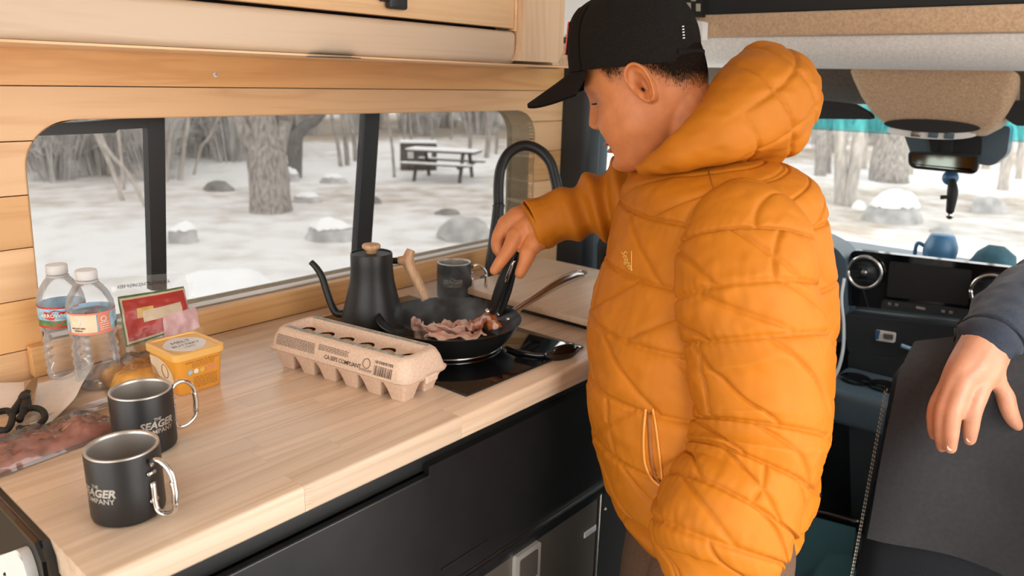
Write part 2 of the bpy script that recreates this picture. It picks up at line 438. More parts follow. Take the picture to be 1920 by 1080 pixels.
# window: panes and black posts in the glass plane
GY = 1.372
win = bpy.data.objects.new('window_1', None); C.objects.link(win); win.location = (1.0, GY, WZB); win['kind'] = 'structure'
def pxpoly(name, pts, m, parent, t=.012, y=GY):
    a = [P(px, py, y=y) for px, py in pts]
    v, f = prism([(p[0], p[2]) for p in a], y, y+t, lambda u, w, s: (u, s, w))
    return mk(name, v, f, m, parent)
posts = [[(276, 214), (309, 214), (313, 545), (285, 545)], [(686, 206), (713, 206), (694, 500), (667, 500)]]
for pp in posts: pxpoly('post', pp, 'black_metal', win, .02)
pxpoly('frame_bar', [(40, 234), (150, 229), (277, 219), (277, 240), (222, 243), (216, 249), (40, 256)], 'black_metal', win, .02)
pxpoly('frame_bar', [(20, 560), (84, 600), (92, 690), (20, 690)], 'black_metal', win, .02)
for x0, x1 in ((.33, .62), (.62, 1.10), (1.10, 1.66)):
    mk('pane', *boxg((x0, GY+.004, WZB-.02), (x1, GY+.008, WZT+.02)), 'window_glass', win)
box('sill', (.40, WY+.004, 1.0015), (1.60, WY+.020, 1.0045), 'white_trim', win)

# ceiling, floor, body sides
struct(box('ceiling', (-1.3, -.55, 1.97), (1.93, 1.40, 2.02), 'ceiling_grey'))
struct(box('floor', (-1.3, -.55, -.06), (3.0, 1.40, 0.0), 'floor_dark'))
struct(box('wall_right', (-1.35, -.60, -.06), (.10, -.55, 2.02), 'liner_beige'))
# pillar and door by the driver's seat
struct(mk('trim_2', *boxg((1.728, 1.215, .0), (1.805, 1.33, 1.97), .02, 3), 'dash_dark', smooth=True, sharp=40))
struct(mk('trim_3', *boxg((1.807, 1.235, .0), (1.878, 1.33, 1.55), .02, 3), 'dash_blue', smooth=True, sharp=40))
door = struct(mk('door_1', *boxg((1.882, 1.25, .0), (2.72, 1.33, .93), .02, 3), 'dash_dark', smooth=True, sharp=40))
box('grab_handle', (1.89, 1.20, 1.02), (1.93, 1.234, 1.17), 'black_metal', door, .012)
box('window_rail', (1.882, 1.27, .931), (2.72, 1.31, .965), 'rubber', door, .008)
struct(mk('trim_4', *tube([(2.98, 1.27, .90), (2.75, 1.27, 1.13), (2.50, 1.26, 1.36), (2.3, 1.25, 1.5)], .035, 10), 'dash_blue', smooth=True))
struct(mk('trim_5', *tube([(2.98, -.42, .90), (2.75, -.42, 1.13), (2.50, -.42, 1.36), (2.3, -.42, 1.5)], .035, 10), 'dash_blue', smooth=True))
struct(mk('door_2', *boxg((1.55, -.52, .0), (2.72, -.46, .93), .02, 3), 'dash_dark', smooth=True, sharp=40))

# header above the cab: black band, tan fabric beam, grey lower lip
HX = 1.95
z28, z68, z120 = P(1600, 20, x=HX)[2], P(1600, 67, x=HX)[2], P(1600, 120, x=HX)[2]
struct(mk('trim_6', *boxg((HX, -.5, z28+.001), (HX+.06, 1.33, 1.969), .004), 'black_recess'))
struct(mk('trim_7', *boxg((HX-.03, -.5, z68), (HX+.05, 1.33, z28), .008), 'fabric_tan', smooth=True, sharp=35))
lip = [(HX-.005, z68-.0005), (HX+.012, z68-.02), (HX+.05, z120+.012), (HX+.12, z120-.004), (HX+.25, z120-.006), (HX+.25, z68-.0005)]
struct(mk('trim_8', *prism(lip, -.5, 1.33, lambda u, v, t: (u, t, v)), 'fabric_grey', smooth=True, sharp=50))
# cab roof lining rising to the windscreen, its shade painted in as dark brown
roof = [(HX+.251, z120-.004), (2.40, 1.385), (2.48, 1.372), (2.48, 1.41), (HX+.251, 1.62)]
struct(mk('trim_9', *prism(roof, -.5, 1.33, lambda u, v, t: (u, t, v)), 'fabric_shaded', smooth=True, sharp=50))
# windscreen
A, B = np.array([2.46, 1.365]), np.array([3.02, .87])
ws = bpy.data.objects.new('window_2', None); C.objects.link(ws); ws.location = (3.0, .45, .87); ws['kind'] = 'structure'
def wsq(t0, t1, name, m):
    a, b = A+(B-A)*t0, A+(B-A)*t1; n = np.array([.006, .0067])
    poly = [a, b, b+n, a+n]
    mk(name, *prism([tuple(q) for q in poly], -.42, 1.25, lambda u, v, t: (u, t, v)), m, ws)
wsq(0, .16, 'tint_band', 'teal_glass'); wsq(.16, 1, 'pane', 'windscreen_glass')

def rpoly(pts, r, n=4):
    out = []; pts = [np.array(p, float) for p in pts]
    for i, p in enumerate(pts):
        a, b = pts[i-1], pts[(i+1) % len(pts)]
        ua = (a-p)/np.linalg.norm(a-p); ub = (b-p)/np.linalg.norm(b-p)
        for k in range(n+1):
            t = k/n; q = (1-t)**2*(p+ua*r)+2*t*(1-t)*p+t*t*(p+ub*r); out.append(tuple(q))
    return out
# ================================================================== KITCHEN
# overhead cabinet with wooden face, door and rounded end post
cab = thing('overhead_cabinet', 'pale maple overhead cabinet with one black latch above the side window', 'cabinet', (.3, 1.15, 1.447))
FY = 1.0
v, f = boxg((-.7, FY, 1.449), (1.172, FY+.022, 1.508), .010, 4); mk('bottom_rail', v, f, 'maple_pale', cab, smooth=True, sharp=40)
box('door', (-.7, FY-.001, 1.5125), (1.162, FY+.018, 1.96), 'maple', cab, .002)
box('stile', (1.1635, FY-.0005, 1.5085), (1.172, FY+.02, 1.96), 'maple', cab, .001)
box('underside', (-.7, FY+.012, 1.4455), (1.40, WY-.0012, 1.4485), 'maple', cab, .0)
box('back_panel', (-.7, FY+.05, 1.4495), (1.165, FY+.06, 1.96), 'black_recess', cab)
pp = []
for a in np.linspace(0, 90, 8): pp.append((1.172-.012+.018*math.sin(math.radians(a))*0, 0)) if False else None
outline = [(1.1725, 1.96), (1.1725, 1.49)]
for a in np.linspace(0, 1, 6): outline.append((1.1725-.016*a**2, 1.49-.036*a))
for a in np.linspace(-90, 0, 8): outline.append((1.272+.030*math.cos(math.radians(a)), 1.484+.030*math.sin(math.radians(a))))
outline += [(1.302, 1.96)]
mk('end_post', *prism(outline, FY-.014, FY+.012, lambda u, w, t: (u, t, w)), 'maple_post', cab)
box('side_panel', (1.303, FY+.0125, 1.449), (1.325, WY-.01, 1.96), 'maple_post', cab, .002)
for px, py, w in ((626, 108, .040), (1018, 128, .036)):
    c = P(px, py, z=1.4445); v, f = lathe([(w*.55, 0), (w, 0), (w*1.04, .0008)], 28, (c[0], min(c[1], 1.25), 1.4443)); mk('puck_light', v, f, 'black_metal', cab)
lc = P(745, 0, y=FY-.012); lz = P(745, 17, y=FY-.016)[2]
lt = mk('latch', *boxg((lc[0]-.018, FY-.016, lz), (lc[0]+.020, FY-.002, lz+.06), .004), 'black_metal', cab, smooth=True, sharp=35)
box('latch_tongue', (lc[0]-.030, FY-.012, lz+.010), (lc[0]-.017, FY-.002, lz+.06), 'black_metal', lt, .002)
sc = P(404, 140, y=WY)
mk('screw', *lathe([(.0012, .0), (.0042, 0), (.0046, .0012)], 18), 'chrome', wall) if False else None
v, f = lathe([(.0046, 0), (.0044, .0015), (.001, .0016)], 18); v = np.array(v); v = np.stack([v[:, 0], -v[:, 2], v[:, 1]], 1)+np.array([sc[0], WY+.0003, sc[2]])
mk('screw_cap', v, f, 'white_trim', wall, smooth=True)
mk('screw_slot', v*np.array([.3, 1, .3])+np.array([sc[0]*.7, -.0015, sc[2]*.7]), f, 'steel_dark', wall)
# locker at the end of the cabinet
lk = thing('end_locker', 'tan side locker with a small grey panel beside the cabinet end post', 'cabinet', (1.47, 1.2, 1.449))
box('body', (1.327, 1.08, 1.4495), (1.62, WY-.004, 1.96), 'fabric_tan', lk, .004)
box('inset', (1.36, 1.074, 1.50), (1.60, 1.0795, 1.95), 'black_recess', lk, .002)
box('grey_panel', (1.375, 1.068, 1.512), (1.56, 1.0735, 1.60), 'white_trim', lk, .002)

# worktop made of glued staves
wt = thing('kitchen_worktop', 'long butcher block worktop of glued oak staves below the window', 'worktop', (.9, .98, TOP-.036))
X0, X1, Y0, Y1 = .218, 1.60, .70, 1.278
rows = 14; dy = (Y1-Y0)/rows
for r in range(rows):
    x = X0; y0 = Y0+r*dy
    cuts = []
    while True:
        x += random.uniform(.22, .52)
        if r == 0 and len(cuts) == 0: x = .455
        if x > X1-.12: break
        cuts.append(x)
    xs = [X0]+cuts+[X1]
    for a, b in zip(xs[:-1], xs[1:]):
        if r == 0:
            bm = bmesh.new(); bmesh.ops.create_cube(bm, size=1)
            for q in bm.verts: q.co = Vector((a+(q.co.x+.5)*(b-a-.0002), y0+(q.co.y+.5)*(dy-.0002), TOP-.036+(q.co.z+.5)*.036))
            ed = [e for e in bm.edges if all(abs(v.co.y-y0) < 1e-6 for v in e.verts) and abs(e.verts[0].co.x-e.verts[1].co.x) > .05]
            bmesh.ops.bevel(bm, geom=ed, offset=.005, segments=3, affect='EDGES', profile=.5)
            v, f = bmdata(bm); mk('stave', v, f, 'butcher', wt, smooth=True, sharp=35)
        else:
            mk('stave', *boxg((a, y0, TOP-.036), (b-.0002, y0+dy-.0002, TOP)), 'butcher', wt)
# finger joint on the front edge
g = []
for k in range(7):
    z = TOP-.033+k*.0042
    g.append(prism([(.455, z), (.466, z+.0021), (.455, z+.0042)], Y0-.0004, Y0+.004, lambda u, w, t: (u, t, w)))
mk('finger_joint', *merge(*g), 'maple_pale', wt)
bs = mk('backsplash', *boxg((.36, 1.279, TOP+.0003), (1.60, 1.2985, 1.0), .002), 'maple_orange', None, smooth=True, sharp=35)
tag(bs, 'low wooden upstand along the back of the worktop below the window', 'backsplash')

# base cabinet
bc = thing('base_cabinet', 'black kitchen base cabinet with wooden end panel under the worktop', 'cabinet', (.9, 1.0, 0))
box('carcass', (.240, .775, .0), (1.58, 1.27, .9135), 'black_recess', bc)
box('end_panel', (.2195, .702, .0), (.239, 1.27, .9135), 'maple_post', bc, .001)
box('top_rail', (.240, .735, .868), (1.58, .774, .9135), 'black_metal', bc, .002)
pl = [(.242, .665), (1.20, .665), (1.20, .880), (.676, .880), (.676, .8655), (.242, .8655)]
mk('drawer_front', *prism(pl, .722, .734, lambda u, w, t: (u, t, w)), 'black_panel', bc)
box('edge_strip', (.242, .7205, .8655), (.676, .7235, .8665), 'steel_dark', bc)
box('edge_strip', (.677, .7205, .880), (1.20, .7235, .881), 'black_metal', bc)
box('silver_strip', (.242, .7185, .661), (1.165, .7235, .6645), 'steel', bc)
box('slot', (.70, .7195, .696), (.81, .7225, .699), 'black_recess', bc)
fr = thing('refrigerator', 'stainless drawer refrigerator with square recessed latch in the black base cabinet', 'refrigerator', (.75, .73, 0))
box('door', (.30, .7165, .06), (1.118, .7335, .640), 'fridge_steel', fr, .003)
box('frame_top', (.26, .7150, .6405), (1.165, .7345, .6600), 'black_panel', fr, .001)
box('frame_side', (1.1245, .7140, .06), (1.131, .7340, .645), 'steel', fr, .001)
la = mk('latch', *prism([tuple(q) for q in rrect(.034, .042, .006, 4, .897, .598)], .7085, .7163, lambda u, w, t: (u, t, w)), 'latch_steel', fr)
mk('paddle', *prism([tuple(q) for q in rrect(.024, .030, .003, 3, .897, .600)], .7065, .7083, lambda u, w, t: (u, t, w)), 'fridge_steel', la)
mk('paddle_lip', *boxg((.874, .7045, .569), (.921, .7064, .579), .001), 'latch_steel', la)
bd = mk('badge', *boxg((1.075, .7140, .572), (1.114, .7163, .584), .0005), 'label_white', fr)
text('badge_lettering', 'isotherm', .0095, 'label_blue', lambda u, w: (1.0945+u, .7137, .578+w), bd, local=False, bold=.01)
mk('bolt', *[(np.array(sphere((1.150, .7200, .600), .004, 10, 6)[0])), sphere((0, 0, 0), 1, 10, 6)[1]], 'steel', bc, smooth=True)

# black framed caddy on the end of the counter
kd = thing('end_bracket', 'black framed bracket holding a beige box at the counter end', 'bracket', (.16, .85, .80))
mk('back_plate', *prism([(1.08, .946), (.804, .948), (.792, .934), (.786, .74), (1.08, .74)], .208, .2185, lambda u, w, t: (t, u, w)), 'black_metal', kd)
mk('rim', *tube([(.2075, 1.08, .945), (.2075, .806, .947), (.2075, .793, .934), (.2075, .787, .74)], .0042, 6, 1), 'black_gloss', kd)
bx = mk('box', *prism(rpoly([(1.04, .818), (.925, .881), (.838, .931), (.822, .912), (.818, .76), (1.04, .76)], .014), .197, .2075, lambda u, w, t: (t, u, w)), 'label_white', kd)
mk('rivet', *sphere((.1968, .905, .868), .0022, 8, 6), 'black_metal', kd)

# ================================================================== CAB
db = thing('dashboard', 'dark blue grey van dashboard below the windscreen', 'dashboard', (2.6, .45, .3))
prof = [(2.40, .002), (2.36, .60), (2.30, .70), (2.29, .76), (2.35, .80), (2.40, .845), (2.55, .865), (2.99, .855), (2.99, .002)]
mk('body', *prism(prof, -.44, 1.245, lambda u, v, t: (u, t, v)), 'dash_dark', db, smooth=True, sharp=30)
mk('top_pad', *prism([(2.41, .852), (2.56, .874), (2.97, .864), (2.97, .858), (2.56, .866), (2.42, .846)], -.43, 1.24, lambda u, v, t: (u, t, v)), 'dash_blue', db)
SX = 2.27
def pxprism(name, pts, x0, x1, m, parent, **k):
    a = [P(px, py, x=x0) for px, py in pts]
    return mk(name, *prism([(q[1], q[2]) for q in a], x0, x1, lambda u, w, t: (t, u, w)), m, parent, **k)
pan = pxprism('screen_panel', rpoly([(1594, 468), (1905, 503), (1925, 600), (1905, 603), (1580, 572)], 16), SX, SX+.03, 'black_gloss', db)
pxprism('display', rpoly([(1668, 490), (1822, 507), (1815, 573), (1662, 556)], 5), SX-.003, SX-.0005, 'black_recess', pan)
pxprism('button_strip', rpoly([(1655, 562), (1830, 582), (1826, 600), (1650, 579)], 5), SX-.006, SX-.0005, 'dash_dark', pan)
for cx, cy in ((1668, 570), (1681, 572), (1726, 578), (1768, 584), (1783, 586)):
    c = P(cx, cy, x=SX-.0075); mk('button', *sphere(c, .0045 if cx != 1726 else .008, 10, 6, (1, 1, 1)) if False else boxg((c[0], c[1]-(.012 if cx == 1726 else .005), c[2]-.004), (c[0]+.0015, c[1]+(.012 if cx == 1726 else .005), c[2]+.004), .0006), 'steel', pan)
for cx, cy, rr in ((1621, 511, 29), (1859, 549, 33)):
    c = P(cx, cy, x=SX-.012); R = rr/F*depth(c)*1.02
    ang = np.arange(32)/32*2*math.pi
    ring = [(c[0], c[1]+R*math.cos(a), c[2]+R*math.sin(a)) for a in ang]
    vt = mk('air_vent', *tube(ring, .0055, 8, 1, closed=True), 'steel', db, smooth=True)
    gg = []
    for r0, xx in ((R*.93, SX-.011), (R*.80, SX-.006), (R*.45, SX-.002), (R*.06, SX-.004)):
        gg.append(np.array([(xx, c[1]+r0*math.cos(a), c[2]+r0*math.sin(a)) for a in ang]))
    mk('vent_bowl', *ringgrid(gg), 'dash_dark', vt, smooth=True)
    mk('vent_hub', *sphere((SX-.012, c[1], c[2]), R*.22, 12, 8, (1, 1, 1)), 'steel_dark', vt, smooth=True)
    for k in (-.5, 0, .5):
        mk('vent_blade', *boxg((SX-.012, c[1]-R*.82*math.sqrt(1-k*k), c[2]+R*k-.001), (SX-.004, c[1]+R*.82*math.sqrt(1-k*k), c[2]+R*k+.001)), 'dash_dark', vt)
# instrument binnacle beside the panel
pxprism('binnacle', rpoly([(1440, 440), (1535, 447), (1572, 468), (1588, 492), (1583, 560), (1590, 640), (1440, 650)], 14), 2.24, 2.36, 'dash_blue', db, smooth=True, sharp=40)
el = [(1530+26*math.cos(a), 508+62*math.sin(a)) for a in np.linspace(0, 2*math.pi, 28, endpoint=False)]
pxprism('cluster_recess', el, 2.228, 2.2395, 'black_recess', db)
sb = pxprism('start_button', rpoly([(1554, 563), (1573, 560), (1575, 584), (1556, 588)], 6), 2.232, 2.2395, 'steel_dark', db)
pxprism('button_cap', rpoly([(1558, 567), (1570, 565), (1571, 580), (1560, 583)], 4), 2.228, 2.2315, 'black_gloss', sb)
pxprism('switch_bank', rpoly([(1532, 612), (1568, 616), (1566, 640), (1532, 636)], 3), 2.228, 2.2395, 'black_recess', db)
# centre stack below the panel
cs = thing('centre_console', 'dark centre console with cup holders under the dashboard screen', 'console', (2.25, .45, 0))
pxprism('upper_face', rpoly([(1584, 590), (1925, 628), (1925, 700), (1590, 660)], 6), 2.215, 2.295, 'dash_dark', cs)
pxprism('lower_face', rpoly([(1590, 662), (1925, 702), (1925, 1250), (1600, 1200)], 6), 2.20, 2.295, 'dash_dark', cs)
us = pxprism('usb_panel', rpoly([(1641, 619), (1679, 625), (1677, 643), (1642, 638)], 3), 2.207, 2.2145, 'label_white', cs)
pxprism('usb_socket', rpoly([(1656, 625), (1675, 628), (1674, 638), (1656, 635)], 3), 2.204, 2.2065, 'steel_dark', us)
pxprism('blue_flap', rpoly([(1641, 619), (1650, 620), (1647, 637), (1642, 636)], 1), 2.2035, 2.2065, 'blue_plastic', us)
zc = P(1630, 715, x=2.10)[2]
cy0, cy1 = P(1700, 700, x=2.1)[1], P(1565, 700, x=2.1)[1]
box('cup_tray', (1.98, cy0, zc-.10), (2.1995, cy1, zc-.004), 'dash_blue', cs, .02, seg=4)
for px in (1605, 1660):
    c = P(px, 705, x=2.09); v, f = lathe([(.036, .006), (.040, .004), (.040, -.002), (.034, -.002)], 24, (2.09, c[1], zc)); hd = mk('cup_holder', v, f, 'black_gloss', cs, smooth=True, sharp=40)
    mk('cup_hole', *lathe([(.001, 0), (.035, 0), (.035, .002), (.001, .002)], 24, (2.09, c[1], zc-.001)), 'black_recess', hd)
mk('glossy_trim', *tube([P(1760, 648, x=2.19), P(1720, 656, x=2.19), P(1690, 648, x=2.19)], .006, 8, 6), 'label_blue', cs, smooth=True)
cb = mk('charging_cable', *tube([P(1583, 522, x=2.20), P(1578, 560, x=2.18), P(1582, 610, x=2.16), P(1580, 660, x=2.12), P(1566, 705, x=2.08), P(1540, 732, x=2.06), P(1500, 745, x=2.05)], .0042, 8, 6), 'cable_white', None, smooth=True)
tag(cb, 'pale blue white charging cable hanging from the dashboard', 'cable')
# things on the dashboard
def tab(name, pts, x0, x1, m, label, cat):
    o = pxprism(name, rpoly(pts, 6), x0, x1, m, None, smooth=True, sharp=50); return tag(o, label, cat)
jz = .8745
bj = P(1758, 482, x=2.50)
jg = thing('blue_jug', 'blue plastic jug standing on the dashboard', 'jug', (2.52, bj[1], .8725))
w = 30/F*depth(bj)
jh = (P(1758, 440, x=2.52)[2]-.868)/.114
prof = [(r_, z_*jh) for r_, z_ in [(w*.95, .0), (w*1.02, .01), (w*.95, .03), (w*.90, .05), (w*1.0, .07), (w*.95, .085), (w*.8, .10), (w*.72, .108), (w*.66, .112), (w*.1, .114)]]
mk('body', *lathe(prof, 24), 'blue_plastic', jg, local=True, smooth=True)
mk('handle', *tube([(-.01, w*.7, .09), (-.01, w*1.3, .10), (-.01, w*1.3, .05), (-.01, w*.85, .03)], .006, 8), 'blue_plastic', jg, local=True, smooth=True)
bh = P(1862, 486, x=2.48)
hat = thing('teal_beanie', 'dark teal cap lying on the dashboard beside the blue jug', 'hat', (2.50, bh[1], .8725))
w = 42/F*depth(bh)
hh_ = (P(1862, 462, x=2.50)[2]-.868)/.071
v, f = lathe([(r_, z_*hh_) for r_, z_ in [(w, 0), (w*1.05, .012), (w*.98, .035), (w*.75, .058), (w*.3, .07), (.002, .071)]], 26); v = np.array(v); v += .006*vnoise(v, 30)[:, None]*np.array([1, 1, .3]); v[:, 2] = np.maximum(v[:, 2], 0)
mk('crown', v, f, 'teal_cloth', hat, local=True, smooth=True)
mk('brim', *prism([(w*.8*math.cos(a), w*.9*math.sin(a)-w*.9) for a in np.linspace(0, 2*math.pi, 24, endpoint=False)], .001, .005, lambda u, q, t: (u, q, t+.004)), 'teal_cloth', hat, local=True)

# overhead console, visors, mirror
oc = thing('overhead_console', 'tan fabric overhead console bulging down above the rear view mirror', 'console', (2.3, .45, 1.30))
rings = []
for (L, R_, py, x, b) in ((1585, 1918, 112, 2.205, .03), (1598, 1910, 150, 2.235, .05), (1613, 1900, 185, 2.27, .06), (1632, 1886, 215, 2.30, .06), (1655, 1868, 236, 2.325, .05), (1678, 1846, 250, 2.34, .03)):
    a = P(L, py, x=x); c = P(R_, py, x=x); mid = (a+c)/2; h = abs(a[1]-c[1])/2
    q = rrect(b+.02, h, min(b, .03), 5); rings.append(np.stack([mid[0]+b+q[:, 0], mid[1]+q[:, 1], np.full(len(q), mid[2])], 1))
mk('housing', *ringgrid(rings), 'fabric_tan', oc, smooth=True, sharp=60)
c = P(1745, 236, x=2.295)
mk('dark_lens', *prism([(c[1]+.115*math.cos(a), c[2]+.017*math.sin(a)) for a in np.linspace(0, 2*math.pi, 26, endpoint=False)], 2.285, 2.31, lambda u, w, t: (t, u, w)), 'black_recess', oc)
lp = mk('lamp_panel', *prism([(c[1]+.105*math.cos(a), c[2]-.018+.016*math.sin(a)) for a in np.linspace(0, 2*math.pi, 26, endpoint=False)], 2.288, 2.33, lambda u, w, t: (t, u, w)), 'white_trim', oc)
for k in (-.05, -.012, .03):
    box('lamp_switch', (2.281, c[1]+k-.012, c[2]-.030), (2.2875, c[1]+k+.012, c[2]-.016), 'dash_blue' if k != .03 else 'steel_dark', lp, .002)
for nm, pts, lab in (('sun_visor', [(1440, 178), (1600, 195), (1632, 213), (1636, 224), (1440, 222)], 'dark sun visor folded up on the driver side beside the overhead console'),
                     ('sun_visor', [(1880, 190), (2060, 178), (2060, 236), (1905, 236), (1884, 222)], 'dark sun visor folded up on the passenger side beside the overhead console')):
    tag(pxprism(nm, rpoly(pts, 6), 2.30, 2.33, 'rubber', None, smooth=True, sharp=40), lab, 'sun visor')
mr = thing('rear_view_mirror', 'rear view mirror with dark sensor housing hanging at the windscreen', 'mirror', (2.45, .45, 1.22))
pxprism('sensor_housing', rpoly([(1690, 240), (1895, 236), (1888, 290), (1860, 312), (1790, 300), (1712, 300)], 10), 2.47, 2.53, 'dash_blue', mr)
pxprism('sensor_window', rpoly([(1740, 252), (1840, 256), (1838, 292), (1745, 285)], 5), 2.455, 2.469, 'black_recess', mr)
pxprism('stem', [(1765, 262), (1785, 262), (1783, 300), (1767, 300)], 2.43, 2.455, 'rubber', mr)
mm = pxprism('mirror_shell', rpoly([(1703, 284), (1834, 291), (1832, 318), (1826, 327), (1712, 316), (1703, 308)], 7), 2.405, 2.43, 'rubber', mr, smooth=True, sharp=40)
pxprism('mirror_glass', rpoly([(1709, 288), (1828, 295), (1826, 316), (1820, 321), (1716, 311), (1709, 304)], 6), 2.402, 2.4045, 'mirror_dark', mm)
pm = thing('phone_mount', 'black ball joint phone mount arm hanging below the mirror', 'phone mount', P(1782, 405, x=2.42))
mk('suction_cup', *merge(sphere(P(1782, 333, x=2.46), .022, 16, 8, (1, 1, 1))), 'blue_plastic', pm, smooth=True)
mk('arm', *tube([P(1785, 338, x=2.44), P(1786, 362, x=2.42), P(1781, 398, x=2.42)], [.010, .014, .010], 10), 'rubber', pm, smooth=True)
mk('knob', *tube([P(1784, 369, x=2.415), P(1764, 370, x=2.40)], [.005, .006], 8), 'rubber', pm, smooth=True)
mk('ball', *sphere(P(1781, 404, x=2.42), .011, 12, 8), 'steel', pm, smooth=True)
# switch panel under the black band
sp = thing('switch_panel', 'small black switch panel with white symbols beside a grey box on the header', 'switch panel', P(1300, 20, x=1.9))
pxprism('panel', rpoly([(1270, -30), (1318, -30), (1318, 32), (1270, 32)], 3), 1.90, 1.915, 'black_recess', sp)
for px, py in ((1291, 12), (1309, 14), (1300, -5), (1291, -12), (1309, -12)):
    pxprism('symbol', [(px-4, py-7), (px+4, py-7), (px+4, py+7), (px-4, py+7)], 1.898, 1.8995, 'thread', sp)
pxprism('grey_box', rpoly([(1272, 36), (1318, 40), (1316, 76), (1272, 70)], 3), 1.885, 1.915, 'white_trim', sp)

# seats
def seat_back(name, label, c, w, h, t, lean, top_r, head):
    s = thing(name, label, 'seat', (c[0], c[1], 0))
    R = []
    for k in range(15):
        u = k/14; z = .42+u*h
        ww = w*(1-.10*u)*(1 if u < .85 else math.sqrt(max(.05, 1-((u-.85)/.16)**2*.6)))
        tt = t*(1-.25*u)*(1 if u < .92 else .7)
        q = rrect(tt, ww, min(tt, .05)*.95, 5); R.append(np.stack([q[:, 0]-lean*u+.0, q[:, 1], np.full(len(q), z)], 1))
    mk('backrest', *ringgrid(R), 'leather_black', s, local=True, smooth=True, sharp=60)
    cu = [np.stack([q[:, 0]+.27, q[:, 1], np.full(len(q), z)], 1) for q, z in ((rrect(.25, w*.95, .06, 5), .30), (rrect(.27, w, .06, 5), .36), (rrect(.27, w, .06, 5), .44), (rrect(.24, w*.93, .06, 5), .47))]
    mk('cushion', *ringgrid(cu), 'leather_black', s, local=True, smooth=True, sharp=60)
    mk('pedestal', *boxg((.05, -w*.8, 0.001), (.45, w*.8, .2995), .01), 'dash_dark', s, local=True)
    if head:
        q = [np.stack([rrect(tt, ww, tt*.9, 5)[:, 0]-lean-.01, rrect(tt, ww, tt*.9, 5)[:, 1], np.full(24, z)], 1) for tt, ww, z in ((.03, .10, .45+h), (.05, .125, .50+h), (.05, .125, .58+h), (.035, .10, .63+h))]
        mk('headrest', *ringgrid(q), 'leather_black', s, local=True, smooth=True, sharp=60)
        for yy in (-.06, .06): mk('headrest_post', *tube([(-lean, yy, .38+h), (-lean-.01, yy, .46+h)], .007, 8), 'steel', s, local=True)
    return s
seat_back('driver_seat', 'black leather driver seat behind the man by the driver door', (1.84, .95, 0), .235, .66, .07, .10, 0, True)
sx = 1.43
ps = seat_back('passenger_seat', 'black leather passenger seat with pale stitching under the draped dark jacket', (sx, .038, 0), .272, .62, .06, .10, 0, False)
# pale stitching along the seat edge
for dyy in (0, .010):
    st = []
    for k in range(60):
        u0 = .02+k/62*.84; u1 = u0+.008
        def e(u): 
            ww = .272*(1-.10*u); tt = .06*(1-.25*u); return (-tt*.80-.10*u+dyy*1.4, ww-.004+.0052, .42+u*.62)
        a, b = np.array(e(u0)), np.array(e(u1)); st.append(tube([a, b], .0011, 4, 1))
    mk('stitching', *merge(*st), 'thread', ps, local=True)
# floor tray and rails between the seats
tv = thing('seat_base_cover', 'teal grey vinyl cover on the floor between the front seats', 'cover', (1.72, .5, 0))
pts = [P(1418, 1100, z=.30), P(1470, 985, z=.30), P(1500, 962, z=.30), P(1605, 990, z=.30), P(1590, 1100, z=.30)]
mk('cover', *prism([(q[0], q[1]) for q in pts], .002, .30, lambda u, w, t: (u, w, t)), 'teal_vinyl', tv)
pts = [P(1520, 1095, z=.335), P(1535, 1055, z=.335), P(1562, 1040, z=.335), P(1600, 1042, z=.335), P(1610, 1100, z=.335)]
mk('raised_lid', *prism(rpoly([(q[0], q[1]) for q in pts], .02), .301, .335, lambda u, w, t: (u, w, t)), 'teal_vinyl', tv, smooth=True, sharp=30)
sr = thing('seat_rail', 'black seat rail with silver end on the floor beside the seats', 'seat rail', (1.9, .5, 0))
mk('rail', *tube([P(1478, 948, z=.25), P(1540, 962, z=.25), P(1612, 982, z=.25)], .016, 8), 'black_gloss', sr, smooth=True)
mk('rail', *tube([P(1490, 895, z=.22), P(1545, 905, z=.22)], .012, 8), 'steel_dark', sr, smooth=True)
mk('rail', *tube([P(1480, 918, z=.22), P(1540, 930, z=.22)], .010, 8), 'steel_dark', sr, smooth=True)
mk('silver_knob', *sphere(P(1518, 957, z=.27), .016, 12, 8), 'steel', sr, smooth=True)
mk('support', *boxg((1.78, .40, .001), (2.05, .62, .235), .01), 'dash_dark', sr)

# ================================================================== OUTSIDE
GZ = -0.65
def ground_h(x, y):
    p = np.stack([x, y, x*0], 1); return GZ+.10*vnoise(p, .13)*np.clip((np.hypot(x, y)-6)/10, 0, 1)
gx = np.concatenate([np.linspace(-90, -12, 14), np.linspace(-10, 60, 90), np.linspace(64, 190, 16)])
XX, YY = np.meshgrid(gx, gx, indexing='ij'); n = len(gx)
ZZ = ground_h(XX.ravel(), YY.ravel())
Fc = [(i*n+j, (i+1)*n+j, (i+1)*n+j+1, i*n+j+1) for i in range(n-1) for j in range(n-1)]
struct(mk('ground', np.stack([XX.ravel(), YY.ravel(), ZZ], 1), Fc, 'snow_ground', smooth=True))
def gp(px, py):
    p = P(px, py, z=GZ); p[2] = ground_h(p[:1], p[1:2])[0]; return p
def barked(g, amp, fr=7):
    v, f = g; v = np.array(v); c = v.copy(); c[:, 2] *= .25
    d = vnoise(c, fr)*amp; v[:, 0] += d; v[:, 1] += vnoise(c+9.3, fr)*amp; return v, f
